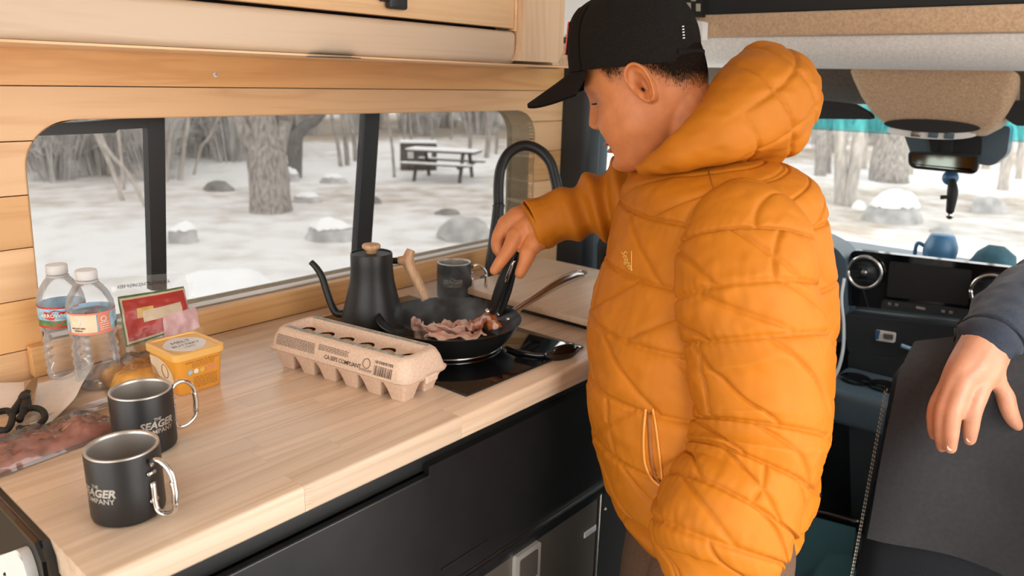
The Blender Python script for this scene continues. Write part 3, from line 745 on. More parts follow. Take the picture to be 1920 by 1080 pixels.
def px_tree(name, label, limbs, m, base, group=None, twigs=0, seed=1):
    b = gp(*base); d = depth(b); rr = random.Random(seed)
    t = thing(name, label, 'tree', b, group=group)
    for k, (pts, rad) in enumerate(limbs):
        w = [P(px, py, d=d+rr.uniform(-.02, .02)*d*(k > 0)) for px, py in pts]
        r = [q/F*d for q in rad]
        if k == 0: w[0] = w[0]*np.array([1, 1, 0])+np.array([0, 0, b[2]-.1])
        # the limb goes on above the window's upper edge
        e = w[-1]+(w[-1]-w[-2])/np.linalg.norm(w[-1]-w[-2])*1.6+np.array([0, 0, .8]); w.append(e); r.append(r[-1]*.7)
        e = e+np.array([rr.uniform(-.4, .4), rr.uniform(-.4, .4), 2.0]); w.append(e); r.append(r[-1]*.4)
        mk('trunk' if k == 0 else 'limb', *barked(tube(w, r, 12 if rad[0] > 12 else 7, 5), r[0]*.16, 5), m, t, smooth=True)
    return t
px_tree('cottonwood_tree', 'thick grey tree with split trunk seen through the side window', [
    ([(506, 392), (505, 370), (503, 330), (500, 290), (497, 260)], [42, 36, 34, 33, 27]),
    ([(488, 300), (466, 258), (448, 222), (436, 195)], [20, 15, 12, 11]),
    ([(497, 275), (494, 235), (490, 195)], [20, 14, 13]),
    ([(514, 285), (526, 250), (536, 215), (541, 190)], [22, 17, 15, 14])], 'bark', (506, 391), seed=3)
px_tree('dark_tree', 'darker leaning tree behind the thick grey trunk', [
    ([(553, 330), (553, 290), (556, 255), (578, 232), (604, 212)], [13, 13, 12, 10, 8]),
    ([(550, 300), (545, 260), (546, 210)], [11, 9, 8])], 'bark_dark', (553, 330), seed=4)
sap = [([(232, 372), (208, 312), (180, 252), (166, 215)], 4.5), ([(232, 352), (228, 300), (221, 240)], 3), ([(278, 384), (240, 325), (205, 285), (180, 230)], 4),
       ([(309, 338), (316, 280), (322, 215)], 4), ([(336, 334), (345, 270), (353, 212)], 4.5), ([(360, 324), (378, 275), (400, 240)], 2.5)]
for i, (pts, r) in enumerate(sap):
    px_tree('sapling', 'slender pale sapling leaning in front of the grey thicket', [(pts, [r]*len(pts))], 'bark_pale', pts[0], 'pale saplings by the thicket', seed=20+i)
thin = [(652, 308, 640, 5), (668, 300, 655, 5), (640, 310, 620, 4), (752, 300, 760, 3), (770, 290, 768, 3), (880, 290, 880, 4), (912, 295, 915, 5), (930, 288, 931, 3), (810, 268, 805, 3), (845, 262, 846, 3), (740, 330, 725, 3)]
for i, (px, py, tx, r) in enumerate(thin):
    px_tree('thin_tree', 'thin grey tree standing on the snow around the picnic table', [([(px, py), ((px+tx)/2+2, (py+212)/2), (tx, 205)], [r, r*.9, r*.8])], 'bark', (px, py), 'thin trees around the picnic table', seed=40+i)
wt_ = [(1578, 388, 1572, 11, 'bark_pale'), (1592, 390, 1614, 11, 'bark_pale'), (1668, 345, 1672, 30, 'bark'), (1538, 335, 1540, 10, 'bark'), (1552, 330, 1554, 6, 'bark'), (1700, 330, 1704, 10, 'bark_pale'), (1880, 360, 1900, 9, 'bark_pale'), (1818, 330, 1822, 7, 'bark_pale'), (1850, 320, 1846, 6, 'bark_pale'), (1620, 320, 1622, 5, 'bark_pale'), (1150, 310, 1150, 8, 'bark_pale'), (1910, 340, 1916, 6, 'bark_pale')]
for i, (px, py, tx, r, m) in enumerate(wt_):
    px_tree('roadside_tree', 'broad brown tree trunk beyond the windscreen' if r == 30 else 'pale bare tree beyond the windscreen', [([(px, py), ((px+tx)/2+1, (py+200)/2), (tx, 190)], [r*1.15, r, r*.9])], m, (px, py), None if r == 30 else 'bare trees beyond the windscreen', seed=60+i)

def bush_mesh(seed, stems, h, spread):
    rr = random.Random(seed); gs = []
    for _ in range(stems):
        a = rr.uniform(0, 2*math.pi); b = rr.uniform(.1, 1)*spread; hh = h*rr.uniform(.5, 1.0)
        p0 = np.array([math.cos(a)*b*.35, math.sin(a)*b*.35, -.05]); p1 = np.array([math.cos(a)*b*.6+rr.uniform(-.1, .1), math.sin(a)*b*.6, hh*.5])
        p2 = np.array([math.cos(a)*b+rr.uniform(-.3, .3), math.sin(a)*b+rr.uniform(-.3, .3), hh])
        r = rr.uniform(.006, .016)
        gs.append(tube([p0, p1, p2], [r, r*.8, r*.3], 3, 2))
        for _k in range(4):
            t = rr.uniform(.3, .95); q = p0*(1-t)**2+2*t*(1-t)*p1+t*t*p2
            e = q+np.array([rr.uniform(-.5, .5), rr.uniform(-.5, .5), rr.uniform(.05, .6)])
            gs.append(tube([q, (q+e)/2+np.array([0, 0, .05]), e], [r*.6, r*.45, r*.2], 3, 1))
    return merge(*gs)
protos = []
for k, (st, h, sp) in enumerate(((100, 2.6, 1.15), (90, 2.0, 1.0), (110, 3.2, 1.2))):
    v, f = bush_mesh(200+k, st, h, sp); me = bpy.data.meshes.new('thicket_stems'); me.from_pydata([tuple(x) for x in v], [], [tuple(q) for q in f]); me.materials.append(MATS['twig']); protos.append(me)
def bush(p, s, k, label, group):
    o = bpy.data.objects.new('bare_bush', protos[k % 3]); C.objects.link(o); o.location = p; o.scale = (s, s, s); o.rotation_euler = (0, 0, random.uniform(0, 6.28))
    tag(o, label, 'bush', group)
rr = random.Random(5)
taken = []
def free(p, dmin):
    if any((p[0]-q[0])**2+(p[1]-q[1])**2 < dmin**2 for q in taken): return False
    taken.append((p[0], p[1])); return True
def bushes(n, px0, px1, py0, py1, s0, s1, label, group, gap=1.9):
    k = tries = 0
    while k < n and tries < 4000:
        tries += 1; p = gp(rr.uniform(px0, px1), rr.uniform(py0, py1))
        if free(p, gap): bush(p, rr.uniform(s0, s1), k, label, group); k += 1
bushes(26, 20, 300, 288, 338, .8, 1.1, 'grey leafless bush in the dense thicket behind the pale saplings', 'bushes of the grey thicket', 1.0)
bushes(24, 250, 480, 258, 300, .8, 1.15, 'grey leafless bush in the dense thicket behind the pale saplings', 'bushes of the grey thicket', 1.0)
bushes(22, 440, 1000, 228, 258, 1.0, 1.6, 'distant grey leafless bush beyond the picnic site', 'distant bushes beyond the picnic site')
bushes(24, 1130, 2010, 240, 300, .8, 1.3, 'leafless bush among the trees beyond the windscreen', 'bushes beyond the windscreen')
# far wood behind everything
def far_tree(seed):
    r2 = random.Random(seed); gs = []; h = r2.uniform(7, 10)
    gs.append(tube([(0, 0, -.1), (r2.uniform(-.2, .2), 0, h*.5), (r2.uniform(-.5, .5), r2.uniform(-.5, .5), h)], [.16, .11, .03], 6, 3))
    for _ in range(26):
        z = r2.uniform(.12, .95)*h; a = r2.uniform(0, 6.28); L = r2.uniform(.8, 2.4)*(1.1-z/h)
        e = np.array([math.cos(a)*L, math.sin(a)*L, z+L*.7]); q = np.array([0, 0, z])
        gs.append(tube([q, (q+e)/2, e], [.04, .028, .01], 3, 1))
        for _k in range(3):
            t = r2.uniform(.3, 1); s = q*(1-t)+e*t; e2 = s+np.array([r2.uniform(-.8, .8), r2.uniform(-.8, .8), r2.uniform(0, .9)])
            gs.append(tube([s, (s+e2)/2, e2], [.016, .012, .005], 3, 1))
    return merge(*gs)
ft = []
for k in range(4):
    v, f = far_tree(300+k); me = bpy.data.meshes.new('far_tree'); me.from_pydata([tuple(x) for x in v], [], [tuple(q) for q in f]); me.materials.append(MATS['twig']); ft.append(me)
n_wood = 0
for i in range(3000):
    if n_wood >= 130: break
    px = rr.uniform(-300, 2100); dd = rr.uniform(26, 95)
    p = P(px, 200, d=1.0); u = p-CAM; u = u/np.linalg.norm(u[:2]); p = CAM+u*dd; p[2] = GZ
    if 560 < px < 960 and dd < 45: continue
    if not free(p, 3.6): continue
    n_wood += 1
    o = bpy.data.objects.new('woodland_tree', ft[i % 4]); C.objects.link(o); o.location = p; s = rr.uniform(.8, 1.3); o.scale = (s, s, s); o.rotation_euler = (0, 0, rr.uniform(0, 6.28))
    tag(o, 'tall bare tree in the wood behind the campsite', 'tree', 'bare trees of the wood')
# boulders
def boulder(px, py, wpx, hpx, m, label, snow=True, seed=0, group=None):
    b = gp(px, py); d = depth(b); w = wpx/F*d/2; h = hpx/F*d*1.02
    bm = bmesh.new(); bmesh.ops.create_icosphere(bm, subdivisions=4, radius=1); v, f = bmdata(bm); v = np.array(v)
    v *= (1+.22*vnoise(v+seed*3.1, 1.4)+.10*vnoise(v+seed, 3.2)+.04*vnoise(v, 7))[:, None]
    v = v*np.array([w, w*.75, h]); v[:, 2] = np.maximum(v[:, 2], -.15*h)
    c, s = math.cos(YAW-1.57), math.sin(YAW-1.57); v = np.stack([v[:, 0]*c-v[:, 1]*s, v[:, 0]*s+v[:, 1]*c, v[:, 2]], 1)
    t = thing('boulder', label, 'rock', b, group=group)
    mk('stone', v, f, m, t, local=True, smooth=True)
    if snow:
        top = v[:, 2] > .50*h
        keep = [q for q in f if all(top[i] for i in q)]
        vv = v+np.array([0, 0, .045*h+.01])
        mk('snow_cap', vv, keep, 'snow', t, local=True, smooth=True)
boulder(622, 444, 100, 34, 'rock', 'pointed grey boulder with snowy side behind the kettle', True, 1)
boulder(345, 450, 60, 36, 'rock', 'snow covered boulder beside the left window post', True, 2)
boulder(410, 352, 52, 18, 'rock_dark', 'dark low boulder between the saplings and the thick tree', False, 3)
boulder(872, 444, 100, 40, 'rock', 'broad pale boulder beyond the faucet', False, 4)
boulder(425, 575, 230, 62, 'snow', 'big snowy mound close outside below the side window', False, 5)
boulder(625, 338, 50, 16, 'rock', 'small snowy stone right of the thick tree', True, 6)
boulder(572, 372, 55, 14, 'rock', 'low snowy stone at the foot of the thick tree', True, 7)
boulder(548, 335, 26, 22, 'rock', 'upright snowy stone behind the thick trunk', True, 8)
boulder(840, 396, 44, 10, 'rock_dark', 'flat dark stone on the snow before the picnic table', False, 9)
boulder(706, 376, 20, 12, 'rock_dark', 'small round stone near the window post', False, 10)
boulder(1672, 415, 100, 46, 'rock', 'slanted snowy boulder beyond the windscreen beside twin trees', True, 11)
boulder(1850, 400, 66, 30, 'rock', 'rounded grey boulder beyond the windscreen right of the phone mount', False, 12)
boulder(1610, 395, 26, 16, 'snow', 'small snowy stone at the foot of the twin trees', False, 13)
boulder(1765, 435, 40, 12, 'rock', 'low stone in front of the van beyond the dashboard', False, 14)
# picnic table and steel food locker
b = gp(832, 334); d = depth(b); S = 140/F*d/2.0
tb = thing('picnic_table', 'snow topped picnic table with attached benches on the campsite', 'picnic table', b, rz=YAW-1.57-.22)
def tl(name, lo, hi, m='table_wood', par=tb): return mk(name, *boxg(np.array(lo)*S*1.0, np.array(hi)*S*1.0), m, par, local=True)
for k in range(4): tl('top_plank', (-.95, -.38+k*.195, .72), (.95, -.20+k*.195, .77))
for yy in (-.75, .55): tl('bench', (-.95, yy, .42), (.95, yy+.22, .46))
tl('top_snow', (-.94, -.37, .771), (.94, .38, .80), 'snow')
for yy in (-.75, .55): tl('bench_snow', (-.94, yy, .461), (.94, yy+.21, .485), 'snow')
for xx in (-.62, .62):
    tl('cross_beam', (xx-.04, -.74, .36), (xx+.04, .76, .419)); 
    for s in (-1, 1):
        mk('leg', *tube([np.array((xx, s*.30, .72))*S, np.array((xx, s*.62, -.05))*S], .05*S, 4, 1), 'table_wood', tb, local=True)
b = gp(785, 318); d = depth(b); w = 68/F*d; h = 50/F*d
fb = thing('food_locker', 'brown steel bear proof food locker behind the picnic table', 'locker', b, rz=YAW-1.57+.15)
mk('body', *boxg((-w/2, 0, 0), (w/2, w*.5, h), .02), 'box_brown', fb, local=True)
for k, x0 in enumerate((-w*.48, .01)):
    dr = mk('door', *boxg((x0, -.03, h*.12), (x0+w*.46, -.001, h*.94), .008), 'box_brown', fb, local=True)
    mk('placard', *boxg((x0+w*.18, -.04, h*.45), (x0+w*.34, -.031, h*.7)), 'label_white' if k else 'twig', dr, local=True)
mk('roof_snow', *boxg((-w*.5, -.02, h+.001), (w*.5, w*.5, h+.05), .015), 'snow', fb, local=True)

# ================================================================== THINGS ON THE WORKTOP
hob = thing('induction_hob', 'black glass induction hob set in the wooden worktop', 'hob', (.928, .98, TOP))
box('glass', (.7755, .745, TOP+.0003), (1.082, 1.217, TOP+.0045), 'black_gloss', hob, .001)
for cy in ():
    v, f = tube([(.928+.085*math.cos(a), cy+.085*math.sin(a), TOP+.0046) for a in np.linspace(0, 2*math.pi, 40, endpoint=False)], .0005, 4, 1, closed=True)
    mk('zone_ring', v, f, 'steel_dark', hob)
HZ = TOP+.0046
# sink cover board
sk = thing('sink_cover', 'pale wooden board covering the sink beside the hob', 'board', (1.38, .93, TOP))
box('board', (1.160, .722, .9615), (1.495, 1.150, .9760), 'maple_pale', sk, .003)
box('sink_rim', (1.172, .735, TOP+.0003), (1.485, 1.140, .9610), 'black_gloss', sk, .002)
# faucet
fb_ = P(922, 524, z=TOP); fd = depth(fb_)
fc = thing('kitchen_faucet', 'matte black gooseneck kitchen faucet behind the pan', 'faucet', fb_)
def FP(px, py): return P(px, py, d=fd)
mk('base', *lathe([(.028, .0005), (.028, .006), (.020, .010)], 28, fb_), 'black_metal', fc, smooth=True, sharp=40)
mk('body', *tube([fb_+np.array([0, 0, .004]), FP(926, 480), FP(932, 420), FP(935, 384)], [.0195, .0185, .0155, .0135], 20, 5), 'black_metal', fc, smooth=True, sharp=60)
mk('hose', *tube([FP(935, 386), FP(935, 345), FP(940, 312), FP(956, 285), FP(983, 273), (FP(1010, 281)), FP(1031, 303), FP(1041, 335), FP(1046, 362)], .0128, 16, 6), 'black_metal', fc, smooth=True)
mk('joint_ring', *tube([FP(935, 388), FP(935, 384)], .0150, 18, 1), 'black_metal', fc, smooth=True, sharp=60)
mk('spray_head', *tube([FP(1046, 360), FP(1051, 385), FP(1056, 412)], [.0145, .0165, .0185], 16, 4), 'black_metal', fc, smooth=True, sharp=60)
lv = mk('lever', *tube([FP(930, 460), FP(955, 452), FP(985, 440)], [.008, .006, .005], 10), 'black_metal', fc, smooth=True)

# mugs
def mug(label, loc, rz, group=None):
    t = thing('camp_mug', label, 'mug', loc, rz, group)
    r, h = .0375, .080
    mk('body', *lathe([(.002, .0004), (r-.004, .0004), (r-.001, .0025), (r, .006), (r, h-.003), (r-.0005, h-.0015)], 48, cap1=False), 'mug_black', t, local=True, smooth=True, sharp=40)
    mk('liner', *lathe([(r-.0006, h-.0016), (r-.0008, h), (r-.0022, h+.0004), (r-.0036, h-.0006), (r-.004, h-.004), (r-.0045, .006), (.003, .0045)], 48, cap0=False), 'liner_steel', t, local=True, smooth=True, sharp=60)
    D = [(r+.003, 0, .066), (r+.012, 0, .0735), (r+.024, 0, .070), (r+.0325, 0, .058), (r+.0335, 0, .040), (r+.0325, 0, .022), (r+.025, 0, .0135), (r+.014, 0, .0100), (r+.004, 0, .0150), (r+.0025, 0, .040)]
    hd = mk('handle', *tube(D, .0031, 12, 5, closed=True), 'chrome', t, local=True, smooth=True)
    mk('gate', *tube([(r+.0325, 0, .054), (r+.0338, 0, .040), (r+.0325, 0, .025)], .0037, 10, 3), 'chrome', hd, local=True, smooth=True)
    for z in (.024, .056): mk('handle_pin', *tube([(r+.0018, -.005, z), (r+.0018, .005, z)], .0022, 8, 1), 'chrome', hd, local=True, smooth=True)
    rw = r+.00025
    def wrap(z0, off=0.0):
        return lambda u, w: (rw*math.cos(-1.57+(u+off)/rw), rw*math.sin(-1.57+(u+off)/rw), z0+w)
    text('lettering', 'THE', .0052, 'steel_text', wrap(.0495), t, bold=.02, shear=.15)
    text('lettering', 'SEAGER', .0128, 'steel_text', wrap(.0420), t, bold=.035, shear=.25)
    text('lettering', 'COMPANY', .0086, 'steel_text', wrap(.0330), t, bold=.012)
    return t
mat('steel_text', (.46, .43, .38), .35, .6)
mug('black steel mug with carabiner handle at the front of the worktop corner', P(243, 958, z=TOP), math.radians(-72))
mug('black steel mug with carabiner handle beside the orange tub', P(275, 836, z=TOP), math.radians(2))
mug('black steel mug with carabiner handle between kettle and faucet', P(851, 556, z=TOP), math.radians(-50))

# kettle
kb = P(700, 621, z=HZ); kd_ = depth(kb)
kt = thing('gooseneck_kettle', 'matte black gooseneck kettle with wooden handle on the hob', 'kettle', kb)
prof = [(.004, .0004), (.060, .0004), (.0635, .003), (.0625, .010), (.0580, .030), (.0520, .052), (.0460, .075), (.0415, .095), (.0393, .112), (.0385, .130), (.0382, .150), (.0372, .1525), (.0355, .1525), (.0350, .1500)]
mk('body', *lathe(prof, 48, cap1=False), 'black_metal', kt, local=True, smooth=True, sharp=50)
ld = mk('lid', *lathe([(.0348, .1492), (.0330, .1505), (.0300, .1500), (.010, .1510), (.002, .1510)], 40), 'black_metal', kt, local=True, smooth=True)
mk('lid_knob', *lathe([(.009, .1512), (.010, .156), (.0165, .161), (.0170, .1655), (.0150, .168), (.002, .1685)], 28), 'handle_wood', ld, local=True, smooth=True, sharp=60)
def KP(px, py): return P(px, py, d=kd_)
kp = [KP(648, 588), KP(632, 587), KP(622, 573), KP(612, 545), KP(604, 520), KP(594, 503), KP(583, 491)]
mk('spout', *tube(kp, [.0085, .0075, .0068, .0066, .0064, .0060, .0055], 14, 6), 'black_metal', kt, smooth=True)
h0 = KP(733, 489)
mk('handle_bracket', *tube([h0, KP(748, 489)], .0062, 4, 1), 'black_metal', kt)
hw = mk('handle', *remesh([tube([KP(746, 489), KP(766, 488)], [.0085, .0100], 14, 4), tube([KP(771, 468), KP(766, 482), KP(767, 495), KP(780, 522), KP(800, 562)], [.0085, .0105, .0112, .0100, .0098], 14, 6)], .0016, 6), 'handle_wood', kt, smooth=True)

# frying pan
PC = np.array([.918, .925]); PZ = HZ
pn = thing('frying_pan', 'black non-stick frying pan with steel handle on the hob', 'pan', (PC[0], PC[1], PZ))
prof = [(.003, .0003), (.088, .0003), (.0925, .003), (.100, .010), (.117, .030), (.1275, .048), (.1295, .0505), (.1285, .0515), (.1265, .0495), (.114, .030), (.0975, .0115), (.090, .0062), (.003, .0060)]
mk('body', *lathe(prof, 64), 'pan_black', pn, local=True, smooth=True, sharp=70)
mk('base_ring', *lathe([(.0885, .0004), (.0925, .0006), (.0962, .0052), (.0945, .0070)], 64), 'steel', pn, local=True, smooth=True)
he = P(1094, 515, z=1.048)
hd_ = he[:2]-PC; hd_ = hd_/np.linalg.norm(hd_); L = np.linalg.norm(he[:2]-PC)
def HP(s, z): return np.array([PC[0]+hd_[0]*s, PC[1]+hd_[1]*s, z])
path = [HP(.1295, PZ+.036), HP(.145, PZ+.044), HP(.19, PZ+.063), HP(.245, PZ+.085), HP(L-.02, PZ+.0935), HP(L, PZ+.0935)]
mk('handle', *tube(path, [.0085, .0072, .0075, .0110, .0105, .0065], 16, 6, flat=.62), 'steel', pn, smooth=True)
mk('hang_loop', *tube([HP(L-.004, PZ+.0985), HP(L+.006, PZ+.0975)], .0042, 10, 1), 'steel_dark', pn, smooth=True)
perp = np.array([-hd_[1], hd_[0]])
for s in (-.016, .016):
    q = HP(.1155, PZ+.034); q[:2] += perp*s; mk('rivet', *sphere(q, .0048, 12, 8), 'steel', pn, smooth=True)
# bacon
def strip(label, pts, width, bands, up, seed):
    """wavy ribbon through world points, cut lengthwise into fat and meat bands"""
    path = catmull(pts, 14); T, N, B = frames(path, up); n = len(path); t = thing('bacon_strip', label, 'bacon', path.mean(0)*np.array([1, 1, 0])+np.array([0, 0, path[:, 2].min()]), group='bacon frying in the pan')
    for (w0, w1, m, nm) in bands:
        us = np.linspace(w0, w1, 5); R = []
        for i in range(n):
            s = i/n; ring = []
            for off in (1, -1):
                for u in (us if off > 0 else us[::-1]):
                    wav = .0035*math.sin(s*17+seed+u*3)+.0016*math.sin(s*41+u*9+seed)
                    ring.append(path[i]+B[i]*((u-.5)*width)+N[i]*(wav+off*.0011))
            R.append(np.array(ring))
        mk(nm, *ringgrid(R), m, t, smooth=True, sharp=50)
def BP(px, py, z): return P(px, py, z=z)
b3 = [(0, .30, 'bacon_fat', 'fat_band'), (.30, .62, 'bacon_pink', 'meat_band'), (.62, 1, 'bacon_fat', 'fat_band')]
fz = PZ+.0135
strip('raw pink bacon strip curling up at the pan left side', [P(781, 598, z=fz+.020), P(784, 611, z=fz+.006), P(803, 618, z=fz), P(840, 621, z=fz), P(872, 622, z=fz)], .030, b3, (0, 0, 1), 1)
strip('pale bacon strip lying across the middle of the pan', [P(815, 612, z=fz+.003), P(838, 608, z=fz+.006), P(862, 607, z=fz+.006), P(885, 612, z=fz+.003)], .034, [(0, .5, 'bacon_fat', 'fat_band'), (.5, 1, 'bacon_pink', 'meat_band')], (0, 0, 1), 2.2)
strip('bacon strip lying at the near edge of the pan floor', [P(800, 626, z=fz-.002), P(835, 630, z=fz-.002), P(880, 629, z=fz-.002), P(905, 624, z=fz-.002)], .026, b3, (0, 0, 1), 3.1)
strip('browned bacon strip gripped by the tongs', [P(880, 618, z=fz+.003), P(892, 608, z=fz+.010), P(908, 597, z=fz+.018), P(922, 600, z=fz+.016), P(930, 616, z=fz+.004)], .030, [(0, .35, 'bacon_brown', 'meat_band'), (.35, .68, 'bacon_fat', 'fat_band'), (.68, 1, 'bacon_brown', 'meat_band')], (0, 0, 1), 4.0)
# utensil lying on the hob
sp_ = thing('black_spoon', 'black serving spoon lying on the hob front corner', 'spoon', P(1030, 662, z=HZ))
mk('handle', *tube([P(952, 652, z=HZ+.004), P(975, 661, z=HZ+.004), P(1005, 666, z=HZ+.004), P(1025, 666, z=HZ+.005)], [.003, .003, .0035, .005], 8, 4), 'black_gloss', sp_, smooth=True)
mk('bowl', *tube([P(1020, 667, z=HZ+.006), P(1045, 663, z=HZ+.008), P(1070, 658, z=HZ+.008), P(1085, 655, z=HZ+.006)], [.006, .014, .014, .005], 14, 5, flat=.45), 'black_gloss', sp_, smooth=True)

# egg carton
ec = thing('egg_carton', 'beige pulp egg carton with slotted lid beside the hob', 'egg carton', (.712, .930, TOP), math.radians(-81.0))
g = []
for i in range(6):
    for j in (-1, 1):
        cx, cy = (i-2.5)*.0465, j*.0245; R = []
        for h, hs, rr_ in ((.0004, .0125, .003), (.003, .0132, .003), (.018, .0178, .005), (.030, .0225, .006), (.0335, .0233, .006)):
            q = rrect(hs, hs, rr_, 4, cx, cy); R.append(np.stack([q[:, 0], q[:, 1], np.full(len(q), h)], 1))
        g.append(ringgrid(R))
def rr3(hx, hy, r, z): q = rrect(hx, hy, r, 6); return np.stack([q[:, 0], q[:, 1], np.full(len(q), z)], 1)
g.append(ringgrid([rr3(.140, .048, .018, .0315), rr3(.1475, .0535, .018, .0330), rr3(.1485, .0545, .018, .0352), rr3(.140, .047, .018, .0356)]))
mk('tray', *merge(*g), 'pulp', ec, local=True, smooth=True, sharp=40)
lid = ringgrid([rr3(.1485, .0545, .018, .0358), rr3(.1490, .0550, .018, .0372), rr3(.1465, .0525, .019, .0390), rr3(.1425, .0480, .020, .0560), rr3(.1385, .0435, .020, .0655), rr3(.1350, .0395, .019, .0690), rr3(.1300, .0350, .017, .0700), rr3(.1270, .0255, .010, .0700), rr3(.1255, .0240, .010, .0690), rr3(.1210, .0195, .008, .0575)], True, False)
lo = mk('lid', *lid, 'pulp', ec, local=True, smooth=True, sharp=45)
# slot floor with six arched openings
bm = bmesh.new()
def eloop(pts):
    vv = [bm.verts.new((x, y, .0576)) for x, y in pts]; return [bm.edges.new((vv[i], vv[(i+1) % len(vv)])) for i in range(len(vv))]
ed = eloop(rrect(.1210, .0195, .008, 6))
for i in range(6):
    cx = (i-2.5)*.0435
    ed += eloop([(cx+.0150*math.cos(a), -.006+(.0220 if math.sin(a) > 0 else .006)*math.sin(a)) for a in np.linspace(0, 2*math.pi, 20, endpoint=False)])
bmesh.ops.triangle_fill(bm, use_beauty=True, edges=ed)
v, f = bmdata(bm); mk('slot_floor', v, f, 'pulp', lo, local=True)
mk('lid_tab', *boxg((.147, -.012, .026), (.1535, .016, .039), .003), 'pulp', lo, local=True)
for y0, y1, x0, x1 in ((.0262, .0345, -.122, .122), (-.0345, -.0262, -.122, .03), (-.0345, -.0265, .032, .125)):
    mk('print_band', *boxg((x0, y0, .0699), (x1, y1, .0703)), 'pulp_print', lo, local=True)
def carton_face(u, w):                                    # near long side of the lid
    z = .0395+w; y = float(np.interp(z, [.039, .056, .0655], [-.0525, -.0480, -.0435])); return (u, y-.0007, z)
text('lettering', 'CA SEFS COMPLIANT', .0088, 'ink', lambda u, w: carton_face(.020+u, .0065+w), lo, bold=.006, spacing=.9)
bars = []
xx = .083
rb = random.Random(3)
while xx < .117:
    w_ = rb.choice([.0006, .0006, .001, .0016])
    q = [carton_face(xx, .0005), carton_face(xx+w_, .0005), carton_face(xx+w_, .0215), carton_face(xx, .0215)]; bars.append((q, [(0, 1, 2, 3)])); xx += w_+rb.choice([.0006, .0008, .0013])
mk('barcode', *merge(*bars), 'ink', lo, local=True)
def fine_print(x0, x1, w0, w1, n, seed, fn, h=.0009):
    r_ = random.Random(seed); gs = []
    for k in range(n):
        w = w0+(w1-w0)*k/max(1, n-1); x = x0
        while x < x1:
            l_ = r_.uniform(.002, .006)
            gs.append(([fn(x, w), fn(min(x1, x+l_), w), fn(min(x1, x+l_), w+h), fn(x, w+h)], [(0, 1, 2, 3)])); x += l_+.0012
    return merge(*gs)
mk('fine_print', *fine_print(-.125, -.040, .006, .0205, 8, 1, carton_face), 'ink', lo, local=True)
mk('fine_print', *fine_print(-.033, .030, .0150, .0215, 4, 2, carton_face), 'ink', lo, local=True)
mk('round_mark', *tube([carton_face(.068+.007*math.cos(a), .0135+.007*math.sin(a)) for a in np.linspace(0, 2*math.pi, 20, endpoint=False)], .0005, 4, 1, closed=True), 'ink', lo, local=True)
mk('fine_print', *fine_print(.055, .080, .002, .004, 2, 4, carton_face), 'ink', lo, local=True)
Me = world_of(ec)
egg = None
for i in range(6):
    c = Me @ Vector(((i-2.5)*.0435, .000, .0405))
    v, f = sphere((0, 0, 0), .0185, 20, 14, (1.0, 1.0, 1.0)); v = np.array(v)
    o = mk('egg', v+np.array(c), f, 'egg_shell', None, smooth=True) if egg is None else egg.copy()
    if egg is None: egg = o
    else: C.objects.link(o)
    o.location = (c[0], c[1], c[2]-.0185)
    tag(o, 'brown egg showing through the slot of the egg carton', 'egg', 'eggs in the carton')

# orange tub
tu = thing('spread_tub', 'orange plastic tub of butter spread with white lid label', 'tub', (.513, 1.092, TOP), math.radians(2))
def rr4(hx, hy, r, z): q = rrect(hx, hy, r, 6); return np.stack([q[:, 0], q[:, 1], np.full(len(q), z)], 1)
mk('body', *ringgrid([rr4(.0330, .0380, .008, .0004), rr4(.0345, .0395, .009, .002), rr4(.0385, .0435, .010, .060)]), 'tub_orange', tu, local=True, smooth=True, sharp=45)
tl_ = mk('lid', *ringgrid([rr4(.0400, .0450, .010, .0560), rr4(.0415, .0465, .011, .0565), rr4(.0418, .0468, .011, .0660), rr4(.0400, .0450, .010, .0675), rr4(.0370, .0420, .009, .0675), rr4(.0360, .0410, .009, .0650)]), 'tub_lid', tu, local=True, smooth=True, sharp=40)
mk('lid_label', *prism([(.030*math.cos(a)*(1+.06*math.cos(4*a)), .035*math.sin(a)*(1+.05*math.cos(4*a))) for a in np.linspace(0, 2*math.pi, 40, endpoint=False)], .0650, .0654, lambda u, w, t: (u, w, t)), 'label_white', tl_, local=True)
text('lettering', 'MELT', .0130, 'ink', lambda u, w: (u, .012+w*1.1, .0656), tl_, bold=.0)
text('lettering', 'BUTTERY', .0105, 'ink', lambda u, w: (u, -.004+w, .0656), tl_)
text('lettering', 'organic', .0060, 'ink', lambda u, w: (u, -.015+w, .0656), tl_)
def tub_front(u, w): return (u, -.0395-(w-.002)/.058*.004-.0004, w)
def tub_left(u, w): return (-.0345-(w-.002)/.058*.004-.0004, -u, w)
text('lettering', 'instant creamy & delicious!', .0050, 'ink_brown', lambda u, w: tub_front(u+.003, .0505+w), tu)
mk('fine_print', *fine_print(-.014, .022, .041, .047, 4, 7, tub_front, .0007), 'ink_brown', tu, local=True)
mk('fine_print', *fine_print(-.012, .026, .008, .0245, 8, 8, tub_front, .0008), 'ink_brown', tu, local=True)
for k, m in enumerate(('label_blue', 'label_white', 'label_yellow', 'label_pinkred', 'label_pinkred')):
    cx = -.017+k*.0095; mk('badge', [tub_front(cx+.0038*math.cos(a), .0345+.0038*math.sin(a)) for a in np.linspace(0, 2*math.pi, 16, endpoint=False)], [tuple(range(16))], m, tu, local=True)
lf = [(-.036, .050), (-.010, .052), (.012, .046), (.026, .034), (.029, .020), (.022, .008), (.0, .003), (-.036, .003)]
tlb = mk('leaf_label', [tub_left(u, w) for u, w in lf], [tuple(range(len(lf)))], 'label_cream', tu, local=True)
def tub_left2(u, w): p = tub_left(u, w); return (p[0]-.0003, p[1], p[2])
